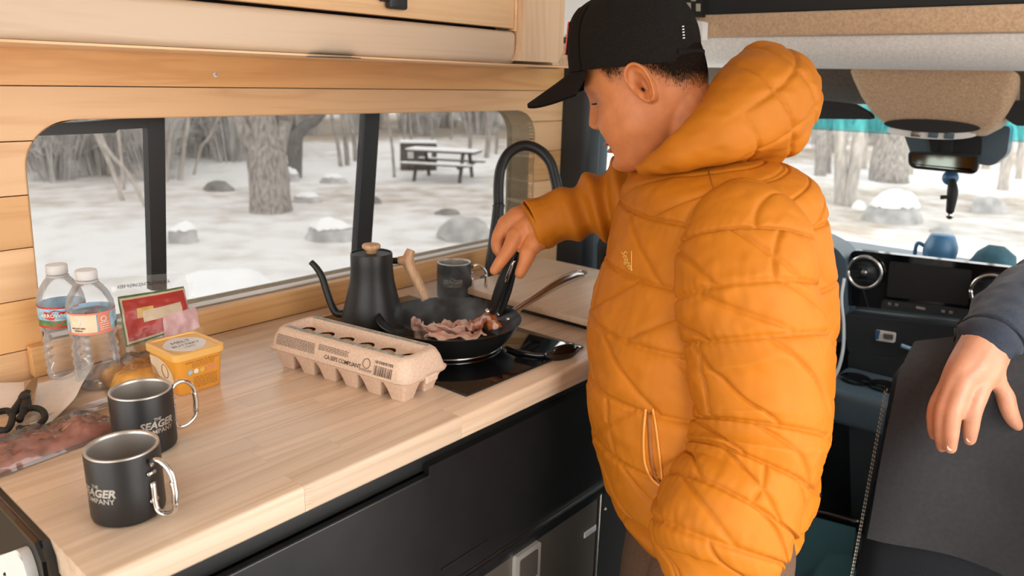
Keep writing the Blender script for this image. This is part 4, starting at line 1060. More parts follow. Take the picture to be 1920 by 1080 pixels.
mk('emblem', *tube([tub_left2(.006+.009*math.cos(a), .033+.011*math.sin(a)) for a in np.linspace(0, 2*math.pi, 24, endpoint=False)], .0006, 4, 1, closed=True), 'ink_brown', tlb, local=True)
mk('fine_print', *fine_print(-.030, .018, .008, .018, 3, 9, tub_left2, .0012), 'ink_brown', tlb, local=True)

# water bottles
def bottle(label, loc, rz, front):
    t = thing('water_bottle', label, 'bottle', loc, rz)
    r = .0325
    prof = [(.004, .004), (.012, .0012), (.020, .0006), (.026, .002), (r-.002, .010)]
    for k in range(4): z = .018+k*.013; prof += [(r-.0005, z), (r-.0022, z+.0035), (r-.0022, z+.006), (r, z+.0095)]
    prof += [(r-.004, .074), (r-.0045, .080), (r, .087), (r, .089), (r-.0008, .092), (r-.0008, .124), (r, .127), (r-.0006, .134), (r-.005, .147), (r-.012, .158), (.0145, .165), (.0128, .168), (.0128, .170)]
    mk('bottle_body', *lathe(prof, 44, cap1=False), 'pet', t, local=True, smooth=True)
    cp = mk('cap', *lathe([(.0140, .1695), (.0148, .1705), (.0148, .1815), (.0138, .1830), (.002, .1832)], 36), 'cap_plastic', t, local=True, smooth=True, sharp=40)
    mk('neck_ring', *lathe([(.0150, .1650), (.0158, .1660), (.0150, .1672)], 32), 'cap_plastic', t, local=True, smooth=True)
    if front: mk('water', *lathe([(.004, .005), (.020, .0025), (r-.0045, .012), (r-.0045, .070), (r-.0065, .078), (r-.003, .090), (r-.003, .118), (.002, .1182)], 36), 'water', t, local=True, smooth=True)
    rl = r+.0001
    lb = mk('label', *lathe([(rl, .092), (rl, .124)], 48, cap0=False, cap1=False), 'label_blue', t, local=True, smooth=True)
    def wr(u, w, o=.0003): return ((rl+o)*math.cos(u/rl), (rl+o)*math.sin(u/rl), .108+w)
    def patch(nm, u0, u1, w0, w1, m, o=.0003):
        us = np.linspace(u0, u1, max(3, int((u1-u0)/.003))); R = [np.array([wr(u, w, o) for u in us]) for w in (w0, w1)]
        mk(nm, *ringgrid(R, False, False, closed=False), m, lb, local=True)
    C2 = 2*math.pi*rl
    patch('label_stripe', 0, C2, .0138, .0162, 'label_red' if not front else 'label_pinkred'); patch('label_stripe', 0, C2, -.0162, -.0130, 'label_red' if not front else 'label_pinkred')
    patch('label_trees', -.060, .060, -.0130, -.0045, 'label_green')
    # arrowhead emblem with the maker's name, on +x side
    ah = [(-.020, .010), (-.012, .0085), (-.004, .0125), (.006, .0095), (.020, .0085), (.018, -.001), (.009, -.004), (.0, -.0125), (-.009, -.004), (-.018, -.001)]
    mk('emblem', [wr(u, w, .0008) for u, w in ah], [tuple(range(len(ah)))], 'label_red', lb, local=True)
    text('lettering', 'ARROWHEAD', .0078, 'label_white', lambda u, w: wr(u, .0035+w, .0014), lb, bold=.02)
    text('lettering', 'MOUNTAIN', .0035, 'label_white', lambda u, w: wr(u, -.0035+w, .0014), lb)
    # reverse of the label
    patch('label_panel', C2*.5-.026, C2*.5+.012, -.0128, .0138, 'label_cream', .0006)
    patch('label_panel', C2*.5+.014, C2*.5+.032, -.0128, .0138, 'label_pinkred', .0006)
    mk('crest', *tube([wr(C2*.5-.014+.0055*math.cos(a), .004+.0060*math.sin(a), .001) for a in np.linspace(0, 2*math.pi, 18, endpoint=False)], .0008, 4, 1, closed=True), 'label_white', lb, local=True)
    text('lettering', 'MOUNTAIN', .0036, 'ink', lambda u, w: wr(C2*.5-.013+u, -.0060+w, .001), lb, bold=.02)
    text('lettering', 'SPRING', .0036, 'ink', lambda u, w: wr(C2*.5-.013+u, -.0098+w, .001), lb, bold=.02)
    mk('recycle_mark', *tube([wr(C2*.5+.022+.0038*math.cos(a), .006+.0038*math.sin(a), .001) for a in np.linspace(0, 2*math.pi, 14, endpoint=False)], .0006, 4, 1, closed=True), 'label_white', lb, local=True)
    mk('fine_print', *fine_print(C2*.5+.016, C2*.5+.030, -.010, .0, 4, 5, lambda u, w: wr(u, w, .001), .0009), 'label_white', lb, local=True)
    return t
clear('water', (.97, .975, .98), gloss=.6, edge=.5)
bl1 = P(118, 697, z=TOP); bl2 = P(188, 722, z=TOP); bl1[1] = min(bl1[1], 1.243)
bottle('clear water bottle with red arrowhead label in the window corner', bl1, math.atan2(-bl1[1], -bl1[0])-.20, False)
bottle('full clear water bottle with cream label panel beside the red snack bag', bl2, math.atan2(-bl2[1], -bl2[0])+math.pi-.20, True)

# packets behind the tub
def patch3(fn, u0, u1, v0, v1, n=16, m=12, off=0.0):
    R = [np.array([fn(u, v, off) for u in np.linspace(u0, u1, n)]) for v in np.linspace(v0, v1, m)]
    return ringgrid(R, False, False, closed=False)
bq = [P(206, 522, y=1.262), P(346, 510, y=1.262), P(372, 628, y=1.205), P(232, 690, y=1.205)]
bnorm = np.array([0.15, -.97, .15])
def bagpt(u, v, off):
    p = (bq[0]*(1-u)+bq[1]*u)*(1-v)+(bq[3]*(1-u)+bq[2]*u)*v
    e = math.sin(math.pi*min(max(u, 0), 1))*math.sin(math.pi*min(1, max(0, v*1.05-.1)))**.7 if .095 < v < 1 else 0
    w = .0036*float(vnoise(np.array([[u*6, v*6, 1.3]]), 1.0)[0])+.0016*float(vnoise(np.array([[u*22, v*18, 4.3]]), 1.0)[0])
    return p+bnorm*(.012*e+w*(v > .12)+off)
bgx = thing('snack_bag', 'clear plastic bag with red and green printed label leaning on the window', 'bag', (.57, 1.21, TOP))
mk('film', *patch3(bagpt, 0, 1, 0, 1, 28, 28), 'film', bgx, smooth=True)
mk('green_border', *patch3(bagpt, .05, .93, .215, .79, 24, 22, .0010), 'label_green', bgx, smooth=True)
mk('cream_border', *patch3(bagpt, .065, .915, .240, .765, 24, 22, .0016), 'label_cream', bgx, smooth=True)
rp = mk('red_label', *patch3(bagpt, .085, .895, .265, .740, 24, 22, .0022), 'label_red', bgx, smooth=True)
mk('yellow_flash', *patch3(bagpt, .22, .42, .38, .50, 10, 8, .0030), 'label_yellow', rp, smooth=True)
mk('cream_flash', *patch3(bagpt, .28, .80, .42, .56, 12, 8, .0036), 'label_cream', rp, smooth=True)
mk('ham_slices', *patch3(bagpt, .50, 1.02, .55, .88, 16, 12, .0045), 'ham_pink', bgx, smooth=True)
mk('outer_film', *patch3(bagpt, .01, 1.04, .17, 1.0, 44, 44, .0075), 'film_clear', bgx, smooth=True)
text('lettering', 'KEEP REFRIGERATED PACKAGE', .0068, 'ink', lambda u, w: tuple(bagpt(.42+u/.125, .11-w/.12, .0012)), bgx, local=False, spacing=.9)
cz = P(262, 712, z=TOP)
cp_ = thing('cheese_pouch', 'clear pouch of orange cheese lying between bottle and tub', 'pouch', (cz[0], cz[1], TOP))
def pillow(hx, hy, h, n=22, m=16, amp=.003, seed=0):
    us = np.linspace(-1, 1, n); vs = np.linspace(-1, 1, m); V = []; 
    for s in (1, 0):
        for v_ in vs:
            for u_ in us:
                e = ((1-u_**4)*(1-v_**4))**.5
                w = amp*(float(vnoise(np.array([[u_*4+seed, v_*4, s*3.]]), 1.2)[0])+.45*float(vnoise(np.array([[u_*9+seed, v_*8, s*3.+2]]), 1.6)[0]))*e
                V.append((u_*hx, v_*hy, max(.0006, .0012+(h*e+w)*s)))
    f = []
    for s in (0, 1):
        o = s*n*m
        for i in range(m-1):
            for j in range(n-1): f.append((o+i*n+j, o+i*n+j+1, o+(i+1)*n+j+1, o+(i+1)*n+j))
    return V, f
v, f = pillow(.052, .046, .028, amp=.004); mk('cheese', np.array(v)*np.array([.92, .92, .93]), f, 'cheese', cp_, local=True, smooth=True)
v, f = pillow(.058, .058, .033, 40, 34, .006, seed=2); mk('film', v, f, 'film_clear', cp_, local=True, smooth=True)
# paper towels
def sheet(name, label, corners, h, m, n=20, seed=0, curl=0.0, cat='paper towel', group=None, ripple=.004):
    c = [np.asarray(q, float) for q in corners]; R = []
    for v_ in np.linspace(0, 1, n):
        row = []
        for u_ in np.linspace(0, 1, n):
            p = (c[0]*(1-u_)+c[1]*u_)*(1-v_)+(c[3]*(1-u_)+c[2]*u_)*v_
            z = ripple*(1+float(vnoise(np.array([[u_*3+seed, v_*3, seed*2.]]), 1.0)[0]))+curl*(u_**3)
            row.append(p+np.array([0, 0, z+h]))
        R.append(np.array(row))
    v, f = ringgrid(R, False, False, closed=False); V2 = np.array(v)-np.array([0, 0, .0008]); N = len(v)
    o = mk(name, np.concatenate([v, V2]), list(f)+[tuple(i+N for i in q) for q in f], m, None, smooth=True)
    return tag(o, label, cat, group)
sheet('paper_towel', 'white paper towel with a pointed corner behind the scissors', [P(72, 724, z=TOP), P(180, 704, z=TOP), P(146, 768, z=TOP), P(52, 832, z=TOP)], .002, 'paper', curl=.016, seed=1)
sheet('paper_towel', 'white paper towel under the scissors at the window corner', [P(-130, 730, z=TOP), P(46, 722, z=TOP), P(48, 772, z=TOP), P(-140, 800, z=TOP)], .001, 'paper', seed=3)
# scissors
sz = TOP+.0165
def SP(px, py, dz=0.0): return P(px, py, z=sz+dz)
sc_ = thing('kitchen_scissors', 'black handled kitchen scissors lying on the paper towels', 'scissors', P(45, 770, z=TOP))
lp1 = [SP(36, 802), SP(52, 803), SP(72, 797), SP(84, 783), SP(79, 770), SP(64, 765), SP(48, 769), SP(38, 784)]
lp2 = [SP(-42, 812), SP(-12, 806), SP(12, 806), SP(22, 790), SP(22, 775), SP(8, 770), SP(-20, 780), SP(-44, 796)]
for lp_ in (lp1, lp2): mk('handle_loop', *tube(lp_, .0044, 10, 5, closed=True), 'rubber', sc_, smooth=True)
mk('shank', *tube([SP(44, 772), SP(48, 758), SP(46, 745), SP(52, 738)], [.0055, .0075, .0080, .0065], 10, 4), 'rubber', sc_, smooth=True)
mk('shank', *tube([SP(22, 776), SP(36, 760), SP(46, 745)], [.0055, .0068, .0070], 10, 4), 'rubber', sc_, smooth=True)
bl = [SP(42, 744), SP(50, 730), SP(60, 716), SP(66, 710), SP(71, 712), SP(70, 724), SP(66, 736), SP(58, 746)]
mk('blade', *prism([(q[0], q[1]) for q in bl], sz+.0015, sz+.0035, lambda u, w, t: (u, w, t)), 'steel_dark', sc_)
mk('pivot', *lathe([(.006, 0), (.007, .003), (.001, .0034)], 16, SP(47, 746, .006)), 'rubber', sc_, smooth=True)
# raw bacon packet
bp0, bp1 = P(-70, 900, z=TOP), P(218, 795, z=TOP)
ax = bp1-bp0; Lb = np.linalg.norm(ax); bw = .085
bk = thing('bacon_packet', 'opened clear packet of raw bacon in front of the scissors', 'packet', (bp0+bp1)/2+np.array([-.004, .01, 0]), math.atan2(ax[1], ax[0]))
v, f = pillow(Lb*.46, bw*.36, .013, 30, 14, .004, 5); mk('bacon_slab', v, f, 'raw_bacon', bk, local=True, smooth=True)
v, f = pillow(Lb*.50, bw*.48, .018, 70, 36, .011, 8); mk('film', np.array(v)+np.array([-.0, .0, .0006]), f, 'film', bk, local=True, smooth=True)
sheet('plastic_wrap', 'loose clear plastic wrap above the bacon packet', [P(-30, 830, z=TOP), P(205, 748, z=TOP), P(214, 772, z=TOP), P(-30, 862, z=TOP)], .0025, 'film', seed=6, cat='plastic wrap', ripple=.006)

# ================================================================== PEOPLE
from mathutils.bvhtree import BVHTree
def interp_rows(rows, sub):
    return catmull(np.asarray(rows, float), sub)
def loft_px(rows, sub, n, mode, power=2.2):
    """rows: (px, py, depth, half width in px, half depth in m); returns grid, s, t"""
    q = interp_rows(rows, sub); c = np.array([P(r[0], r[1], d=r[2]) for r in q])
    a = q[:, 3]/F*q[:, 2]; b = q[:, 4]
    T = np.gradient(c, axis=0); T /= np.linalg.norm(T, axis=1)[:, None]
    th = np.arange(n)/n*2*math.pi+math.pi/2
    G = np.zeros((len(q), n, 3))
    for i in range(len(q)):
        if mode == 'torso': A, B = RH, FH
        else:
            A = np.cross(T[i], CF); A /= np.linalg.norm(A)
            if np.dot(A, RH) < 0 and mode == 'down': A = -A
            B = np.cross(A, T[i]); B /= np.linalg.norm(B)
            if np.dot(B, CF) < 0: B = -B
        co, si = np.cos(th), np.sin(th)
        G[i] = c[i]+(a[i]*np.sign(co)*np.abs(co)**(2/power))[:, None]*A+(b[i]*np.sign(si)*np.abs(si)**(2/power))[:, None]*B
    t = np.concatenate([[0], np.cumsum(np.linalg.norm(np.diff(c, axis=0), axis=1))])
    rad = (a+b)/2; s = (np.arange(n)/n*2*math.pi)[None, :]*np.maximum(rad, .03)[:, None]
    return G, s, np.repeat(t[:, None], n, 1), q
def grid_normals(G):
    du = np.roll(G, -1, 1)-np.roll(G, 1, 1); dv = np.gradient(G, axis=0)
    N = np.cross(du, dv); N /= np.linalg.norm(N, axis=2)[:, :, None]+1e-12
    c = G.mean(1, keepdims=True)
    flip = np.sign(((G-c)*N).sum(2)).mean(); return N*(1 if flip >= 0 else -1)
def quilt(s, t, tb, cell, alt=True, puff=.0075, k=.0085):
    """height of quilted cloth: puffs between stitch lines (rows, diagonals, short uprights)"""
    tb = np.asarray(tb); idx = np.clip(np.searchsorted(tb, t)-1, 0, len(tb)-2)
    t0, t1 = tb[idx], tb[idx+1]; H = t1-t0; d = np.minimum(np.abs(t-t0), np.abs(t1-t))
    dirn = np.where((idx % 2 == 0) | (not alt), 1.0, -1.0)
    x = (s+idx*cell*.37-dirn*(t-t0)/H*cell*.95)/cell; fx = np.abs(x-np.round(x))*cell
    sl = np.sqrt(1+(cell*.95/H)**2); d = np.minimum(d, fx/sl)
    up = (s+idx*cell*.6)/(cell*1.9); fu = np.abs(up-np.round(up))*cell*1.9
    d = np.minimum(d, np.where(idx % 2 == 1, fu, 1))
    dr = np.minimum(np.abs(t-t0), np.abs(t1-t))
    puck = .00035*np.sin(s*2*math.pi/.013+2*np.sin(t*40))*np.exp(-dr/.012)
    return puff*(1-np.exp(-d/k))-.0014*np.exp(-(dr/.0024)**2)-.0015*np.exp(-(d/.0024)**2)+puck, d
def cloth_noise(G, amp=.004, fine=.0009):
    p = G.reshape(-1, 3); a = vnoise(p*np.array([1, 1, 1.9]), 9)*amp+vnoise(p*np.array([1, 1, 2.2])+5, 24)*amp*.45+vnoise(p+3, 75)*fine
    return a.reshape(G.shape[:2])
def folds(s, t, amp, fs, ft, ph=0):
    p = np.stack([s.ravel()*fs+ph, t.ravel()*ft+s.ravel()*fs*.8, s.ravel()*0+ph], 1); r = 1-np.abs(vnoise(p, 1.0))*2.2
    return (np.clip(r, -1, 1)*amp).reshape(s.shape)
def grid_obj(name, G, m, parent, cap0=True, cap1=True, extra=None):
    R = [g for g in G]
    v, f = ringgrid(R, cap0, cap1); return mk(name, v, f, m, parent, smooth=True)

# ------------------------------------------------------------------ the cook
er = P(1199, 164, d=1.115); ang = math.atan2(er[1], er[0])+math.radians(77); pt = math.radians(25)
HY = np.array([math.cos(ang)*math.cos(pt), math.sin(ang)*math.cos(pt), -math.sin(pt)])
HXr = np.array([math.sin(ang), -math.cos(ang), 0]); HZu = np.cross(HXr, HY)
HO = er+HXr*.073
def hl(p, sc=1.0):
    p = np.asarray(p, float); return HO+sc*(p[..., 0:1]*HXr+p[..., 1:2]*HY+p[..., 2:3]*HZu)
HT = np.array([  # z, front, back, half width, power
    (-.128, .062, .030, .012, 2.0), (-.124, .078, .010, .030, 2.1), (-.114, .088, -.004, .042, 2.2), (-.100, .090, -.022, .051, 2.3), (-.080, .087, -.045, .058, 2.35), (-.055, .087, -.066, .064, 2.35),
    (-.025, .088, -.082, .068, 2.3), (.005, .089, -.089, .070, 2.25), (.035, .092, -.090, .071, 2.2), (.060, .086, -.084, .070, 2.15), (.085, .070, -.070, .060, 2.1), (.100, .046, -.050, .044, 2.0), (.110, .018, -.024, .020, 2.0)])
def head_grid(n=150, sub=13):
    q = catmull(HT, sub); th = np.arange(n)/n*2*math.pi; G = np.zeros((len(q), n, 3))
    for i, (z, fr, bk, hw, pw) in enumerate(q):
        co, si = np.cos(th), np.sin(th)
        mid = (fr+bk)/2; h = (fr-bk)/2
        G[i, :, 0] = hw*np.sign(si)*np.abs(si)**(2/pw); G[i, :, 1] = mid+h*np.sign(co)*np.abs(co)**(2/pw); G[i, :, 2] = z
    x, y, z = G[..., 0], G[..., 1], G[..., 2]; front = np.clip((y-.01)/.045, 0, 1)
    def ga(cx, cz, sx, sz): return np.exp(-((np.abs(x)-cx)/sx)**2-((z-cz)/sz)**2)
    d = 0*z
    nz = np.interp(z, [-.040, -.032, -.024, -.016, -.006, .014, .032, .042], [0, .006, .021, .0255, .021, .010, .003, 0]); nw = np.interp(z, [-.04, -.025, .0, .03], [.0125, .0125, .0085, .009])
    d += nz*np.exp(-(x/nw)**2)
    d += .0085*ga(.0145, -.024, .0065, .0075)
    d += -.0125*ga(.031, .014, .017, .012)+.0075*ga(.032, .012, .012, .008)-.003*ga(.032, .0045, .012, .0022)
    d += .005*ga(.025, .036, .03, .009)
    d += .0130*ga(0, -.058, .020, .0065)+.0120*ga(0, -.073, .018, .0065)-.0065*ga(0, -.0652, .020, .0026)
    d += .010*ga(0, -.102, .020, .016)-.004*ga(0, -.084, .020, .006)
    d += .009*ga(.040, -.030, .022, .022)+.006*ga(.045, -.062, .02, .03)
    G[..., 1] += d*front
    G[..., 0] += np.sign(x)*.005*np.exp(-((z+.05)/.035)**2-((y-.03)/.03)**2)
    return G
HG = head_grid(); HG[..., 2] = np.where(HG[..., 2] < -.035, -.035+(HG[..., 2]+.035)*.84, HG[..., 2]); HW = hl(HG)
def ear():
    n, m = 48, 18; R = []
    for i in range(m+1):
        rho = i/m; ring = []
        for k in range(n):
            a = k/n*2*math.pi; u = math.cos(a); v = math.sin(a)
            oy = -.0175*(1+.18*v)*u*rho; oz = (.0340 if v > 0 else .034)*v*rho*1.0
            back = 1 if u > -.2 else .5
            helix = .0115*math.exp(-((rho-.90)/.10)**2)*(1 if not (u < -.25 and v < .35) else .25)
            anti = .0085*math.exp(-((rho-.56)/.12)**2)*(max(0, u)+.25*max(0, v))
            conch = -.0130*math.exp(-((u*rho-.05)/.36)**2-((v*rho+.10)/.36)**2)
            tragus = .0090*math.exp(-((u*rho+.52)/.18)**2-((v*rho+.15)/.22)**2)
            lobe = .0045*math.exp(-((v*rho+.85)/.25)**2)
            w = .004+.009*max(0, u)*rho+helix+anti+conch+tragus+lobe
            ring.append((-w, oy, oz))
        R.append(np.array(ring))
    back = [np.array([(max(-.002, -q[0]*0-.0)+.0, q[1]*s, q[2]*s) for q in R[-1]]) for s in (.97, .5)]
    return ringgrid(R+[b+np.array([.004, 0, 0]) for b in back], True, True)
ev, ef = ear(); ev = np.array(ev)
tl2 = math.radians(-14); ev = np.stack([ev[:, 0], ev[:, 1]*math.cos(tl2)-ev[:, 2]*math.sin(tl2), ev[:, 1]*math.sin(tl2)+ev[:, 2]*math.cos(tl2)], 1)
earL = hl(ev+np.array([-.0745, -.006, .004])); earR = hl(ev*np.array([-1, 1, 1])+np.array([.0745, -.006, .004]))

def fingers(chains): 
    out = []
    for pts, r in chains: out += limb(pts, r, 14, 5)
    return out
hd1 = 1.378
def H1(px, py, dz=0.0): return P(px, py, d=hd1+dz)
cook_hand = [
    ([H1(1075, 405), H1(1030, 418), H1(1002, 428)], [.030, .028, .030]),
    ([H1(1008, 430), H1(986, 434), H1(968, 443, -.010)], [.034, .031, .0190]),
    ([H1(1005, 418, .01), H1(974, 414, .012), H1(950, 424, .012)], [.030, .028, .0185]),
    ([H1(1005, 414, .03), H1(974, 410, .032), H1(948, 420, .034)], [.028, .024, .0165]),
    ([H1(1010, 445, -.01), H1(998, 460, -.022), H1(990, 474, -.028)], [.024, .0185, .0140]),
    # index along the tongs
    ([H1(968, 443, -.012), H1(953, 470, -.022), H1(939, 490, -.024), H1(927, 507, -.022)], [.0180, .0128, .0112, .0090]),
    # middle, ring, little finger folded behind
    ([H1(949, 424, .010), H1(935, 444, .006), H1(933, 464, .0), H1(945, 482, .0)], [.0180, .0130, .0115, .0095]),
    ([H1(948, 420, .034), H1(937, 446, .032), H1(941, 470, .026), H1(953, 480, .02)], [.0135, .0112, .0100, .0085]),
    ([H1(955, 432, .054), H1(948, 452, .054), H1(955, 468, .046), H1(964, 474, .04)], [.0115, .0098, .0088, .0075]),
    # thumb
    ([H1(990, 472, -.028), H1(985, 490, -.030), H1(975, 513, -.026)], [.0160, .0128, .0098])]
neck = limb([hl(np.array([0, -.022, .0])), hl(np.array([0, -.034, -.06])), P(1318, 262, d=1.195), P(1335, 330, d=1.195)], [.052, .056, .060, .062], 20, 6)
jaw = [sphere(hl(np.array([0, .020, -.062])), .048, 20, 12)]
bodyparts = [ringgrid([h for h in HW]), (earL, ef), (earR, ef)]+neck+jaw+fingers(cook_hand)
bodyparts += limb([P(1335, 345, d=1.19), P(1335, 500, d=1.19), P(1325, 760, d=1.18), P(1325, 1000, d=1.18)], [.060, .105, .095, .075], 18, 5)
bodyparts += limb([P(1240, 350, d=1.32), P(1150, 380, d=1.355), P(1075, 405, d=hd1)], [.045, .040, .031])
bodyparts += limb([P(1385, 430, d=1.07), P(1412, 740, d=1.02), P(1360, 960, d=.985), P(1318, 1120, d=.955)], [.050, .042, .036, .028])
bodyparts += limb([P(1318, 1120, d=.955), P(1308, 1170, d=.95)], [.026, .034])
for k in range(4):
    bodyparts += limb([P(1285+k*17, 1180, d=.95), P(1278+k*16, 1225, d=.955), P(1282+k*14, 1262, d=.97)], [.0105, .0098, .0085])
bodyparts += limb([P(1290, 1150, d=.945), P(1262, 1180, d=.945), P(1258, 1215, d=.95)], [.014, .012, .009])
hipz = P(1325, 1000, d=1.18)
legL = hipz-FH*.085; legR = hipz+FH*.085
for lg in (legL, legR):
    kn = lg+np.array([-.02, .02, 0])*1; kn[2] = .42; an = lg.copy(); an[2] = .07
    bodyparts += limb([lg, kn, an], [.070, .055, .040], 14, 4)
bv, bf = remesh(bodyparts, .0022, 3, .5)
cook = mk('person', bv, bf, 'skin', None, smooth=True)
tag(cook, 'person in orange quilted jacket and black cap frying bacon at the hob', 'person')
# face details
for sg in (-1, 1):
    mk('ear_canal', *sphere(hl(np.array([sg*.0735, -.001, -.006])), .0052, 12, 8, (1, 1, 1)), 'dark_hole', cook, smooth=True)
lipm = []
eyel = [hl(np.array([-.031+.012*math.sin(k*.5), .083+.004*math.cos(k*.5)-.0012*abs(k), .010-.0009*k*k*.4])) for k in range(-3, 4)]
mk('eyelashes', *tube(eyel, .0011, 6, 3), 'hair', cook, smooth=True)
eyer = [hl(np.array([.031-.012*math.sin(k*.5), .083+.004*math.cos(k*.5)-.0012*abs(k), .010-.0009*k*k*.4])) for k in range(-3, 4)]
mk('eyelashes', *tube(eyer, .0011, 6, 3), 'hair', cook, smooth=True)
def lipstrip(z0, z1, nm):
    rows = [i for i in range(len(HG)) if z0 <= HG[i, 0, 2] <= z1]; n = HG.shape[1]; keep = [j for j in range(-9, 10)]
    R = []
    for i in rows:
        R.append(hl(np.array([HG[i, j % n]+np.array([0, .0007, 0]) for j in keep])))
    mk(nm, *ringgrid(R, False, False, closed=False), 'lip', cook, smooth=True)
lipstrip(-.0598, -.0512, 'upper_lip'); lipstrip(-.0705, -.0618, 'lower_lip')
# short hair below the cap
def short_hair():
    m = bpy.data.materials.new('hair_short'); m.use_nodes = True; MATS['hair_short'] = m; n = m.node_tree.nodes; l = m.node_tree.links; n.clear()
    out = n.new('ShaderNodeOutputMaterial'); tr = n.new('ShaderNodeBsdfTransparent'); df = n.new('ShaderNodeBsdfDiffuse'); df.inputs[0].default_value = (.012, .008, .006, 1)
    at = n.new('ShaderNodeAttribute'); at.attribute_name = 'cover'; tc = n.new('ShaderNodeTexCoord'); mp = n.new('ShaderNodeMapping'); mp.inputs['Scale'].default_value = (1, 1, .35)
    t = n.new('ShaderNodeTexNoise'); t.inputs['Scale'].default_value = 700; t.inputs['Detail'].default_value = 2; l.new(tc.outputs['Object'], mp.inputs[0]); l.new(mp.outputs[0], t.inputs['Vector'])
    ad = n.new('ShaderNodeMath'); ad.operation = 'ADD'; l.new(at.outputs['Fac'], ad.inputs[0]); l.new(t.outputs[0], ad.inputs[1])
    r = n.new('ShaderNodeMapRange'); r.inputs[1].default_value = .85; r.inputs[2].default_value = 1.25; l.new(ad.outputs[0], r.inputs[0])
    mx = n.new('ShaderNodeMixShader'); l.new(r.outputs[0], mx.inputs[0]); l.new(tr.outputs[0], mx.inputs[1]); l.new(df.outputs[0], mx.inputs[2]); l.new(mx.outputs[0], out.inputs[0])
short_hair()
x, y, z = HG[..., 0], HG[..., 1], HG[..., 2]
line = np.interp(y, [-.10, -.05, -.02, 0, .02, .036, .05], [-.060, -.045, -.010, .030, .004, .002, .03])
cov = np.clip((z-line)/.05, 0, 1)*.75+.05; cov[(z < line)] = 0
cov = np.where(y > .055, 0, cov)
n = HG.shape[1]; keepf = []
c_ = HG.mean(1, keepdims=True); HG2 = HG+(HG-c_)/np.linalg.norm(HG-c_, axis=2)[..., None]*.0022
for i in range(HG.shape[0]-1):
    for j in range(n):
        k = (j+1) % n
        if max(cov[i, j], cov[i+1, j], cov[i, k], cov[i+1, k]) > 0: keepf.append((i*n+j, i*n+k, (i+1)*n+k, (i+1)*n+j))
ho = mk('hair', hl(HG2).reshape(-1, 3), keepf, 'hair_short', cook, smooth=True)
at = ho.data.attributes.new('cover', 'FLOAT', 'POINT'); at.data.foreach_set('value', cov.ravel())

# cap
cpit = math.radians(9); CY = np.array([math.cos(ang)*math.cos(cpit), math.sin(ang)*math.cos(cpit), -math.sin(cpit)]); CX = HXr; CZ_ = np.cross(CX, CY)
CO = P(1189, 120, d=1.182)
def cl(p): p = np.asarray(p, float); return CO+p[..., 0:1]*CX+p[..., 1:2]*CY+p[..., 2:3]*CZ_
th = np.arange(96)/96*2*math.pi; CG = []
for tt in np.linspace(0, 1, 30):
    k = (1-tt**2.7)**(1/2.4) if tt < 1 else 0.0
    zz = .112*tt
    ring = []
    for a in th:
        fy = math.cos(a); fx = math.sin(a)
        kk = k if fy < 0 else (1-tt**3.6)**(1/2.6) if tt < 1 else 0
        kk = max(kk, .02)
        yy = .104*fy*kk+(-.002 if fy > 0 else 0); xx = .0845*fx*(k*.5+kk*.5 if fy > 0 else k) if k > .02 else .0845*fx*.02
        dip = -.010*max(0, -fy)*(1-tt)-.006*(1-abs(fy))*(1-tt)
        ring.append((xx, yy, zz+dip))
    CG.append(np.array(ring))
CG = np.array(CG)
seam = .0012*np.exp(-((np.mod(np.arctan2(CG[..., 0], CG[..., 1]), math.pi/3)-math.pi/6)/.03)**2); nn = CG-np.array([0, 0, .02]); nn /= np.linalg.norm(nn, axis=2)[..., None]
CG = CG+nn*seam[..., None]+nn*(.0016*vnoise(CG.reshape(-1, 3), 22).reshape(CG.shape[:2]))[..., None]
capo = mk('cap', *ringgrid([cl(g) for g in CG], False, True), 'cap_black', cook, smooth=True, label='black mesh-back baseball cap with a red front patch')
fr_idx = [j for j in range(-13, 14)]
mk('front_panel', *ringgrid([cl(np.array([CG[i][j % 96]+nn[i][j % 96]*.0015 for j in fr_idx])) for i in range(0, 25)], False, False, closed=False), 'cap_front', capo, smooth=True)
# brim
def brim(top):
    R = []
    for v_ in np.linspace(0, 1, 14):
        row = []
        for u_ in np.linspace(-1, 1, 27):
            a = u_*1.02; bx, by = .0845*math.sin(a), .104*math.cos(a)
            L = .076*(1-abs(u_)**4.0*.72)
            xx = bx*(1+.02*v_); yy = by+L*v_; zz = -.003-.005*(1-abs(math.cos(a)))-.46*L*v_-.012*(u_**2)*v_+.13*xx*v_**.8+.010*(1-u_*u_)*0
            row.append((xx, yy, zz+(.0018 if top else -.0018)))
        R.append(np.array(row))
    return R
t_, b_ = brim(True), brim(False)
rings = [np.concatenate([t_[i], b_[i][::-1]]) for i in range(14)]
mk('brim', *ringgrid([cl(r) for r in rings]), 'cap_front', capo, smooth=True, sharp=50)
pa = [(x_, z_) for x_, z_ in rrect(.028, .024, .004, 4)]
def onfront(x_, z_, o):
    tt = max(0.01, z_/.112); kk = (1-tt**3.6)**(1/2.6); a = math.asin(max(-1, min(1, x_/(.0845*kk)))); return cl(np.array([.0845*math.sin(a)*kk, .104*math.cos(a)*kk+o, z_]))
pcs = [onfront(a_, .052+b_, .0035) for a_, b_ in pa]+[onfront(a_, .052+b_, .0015) for a_, b_ in pa]; npa = len(pa)
pto = mk('patch', pcs, [tuple(range(npa)), tuple(range(npa, 2*npa))[::-1]]+[(i, (i+1) % npa, npa+(i+1) % npa, npa+i) for i in range(npa)], 'patch_red', capo)
text('patch_lettering', 'SEAGER', .0105, 'label_white', lambda u, w: onfront(-u, .055+w, .0040), pto, local=False, bold=.02)
mk('button', *sphere(cl(np.array([0, 0, .113])), .006, 12, 8), 'cap_front', capo, smooth=True)
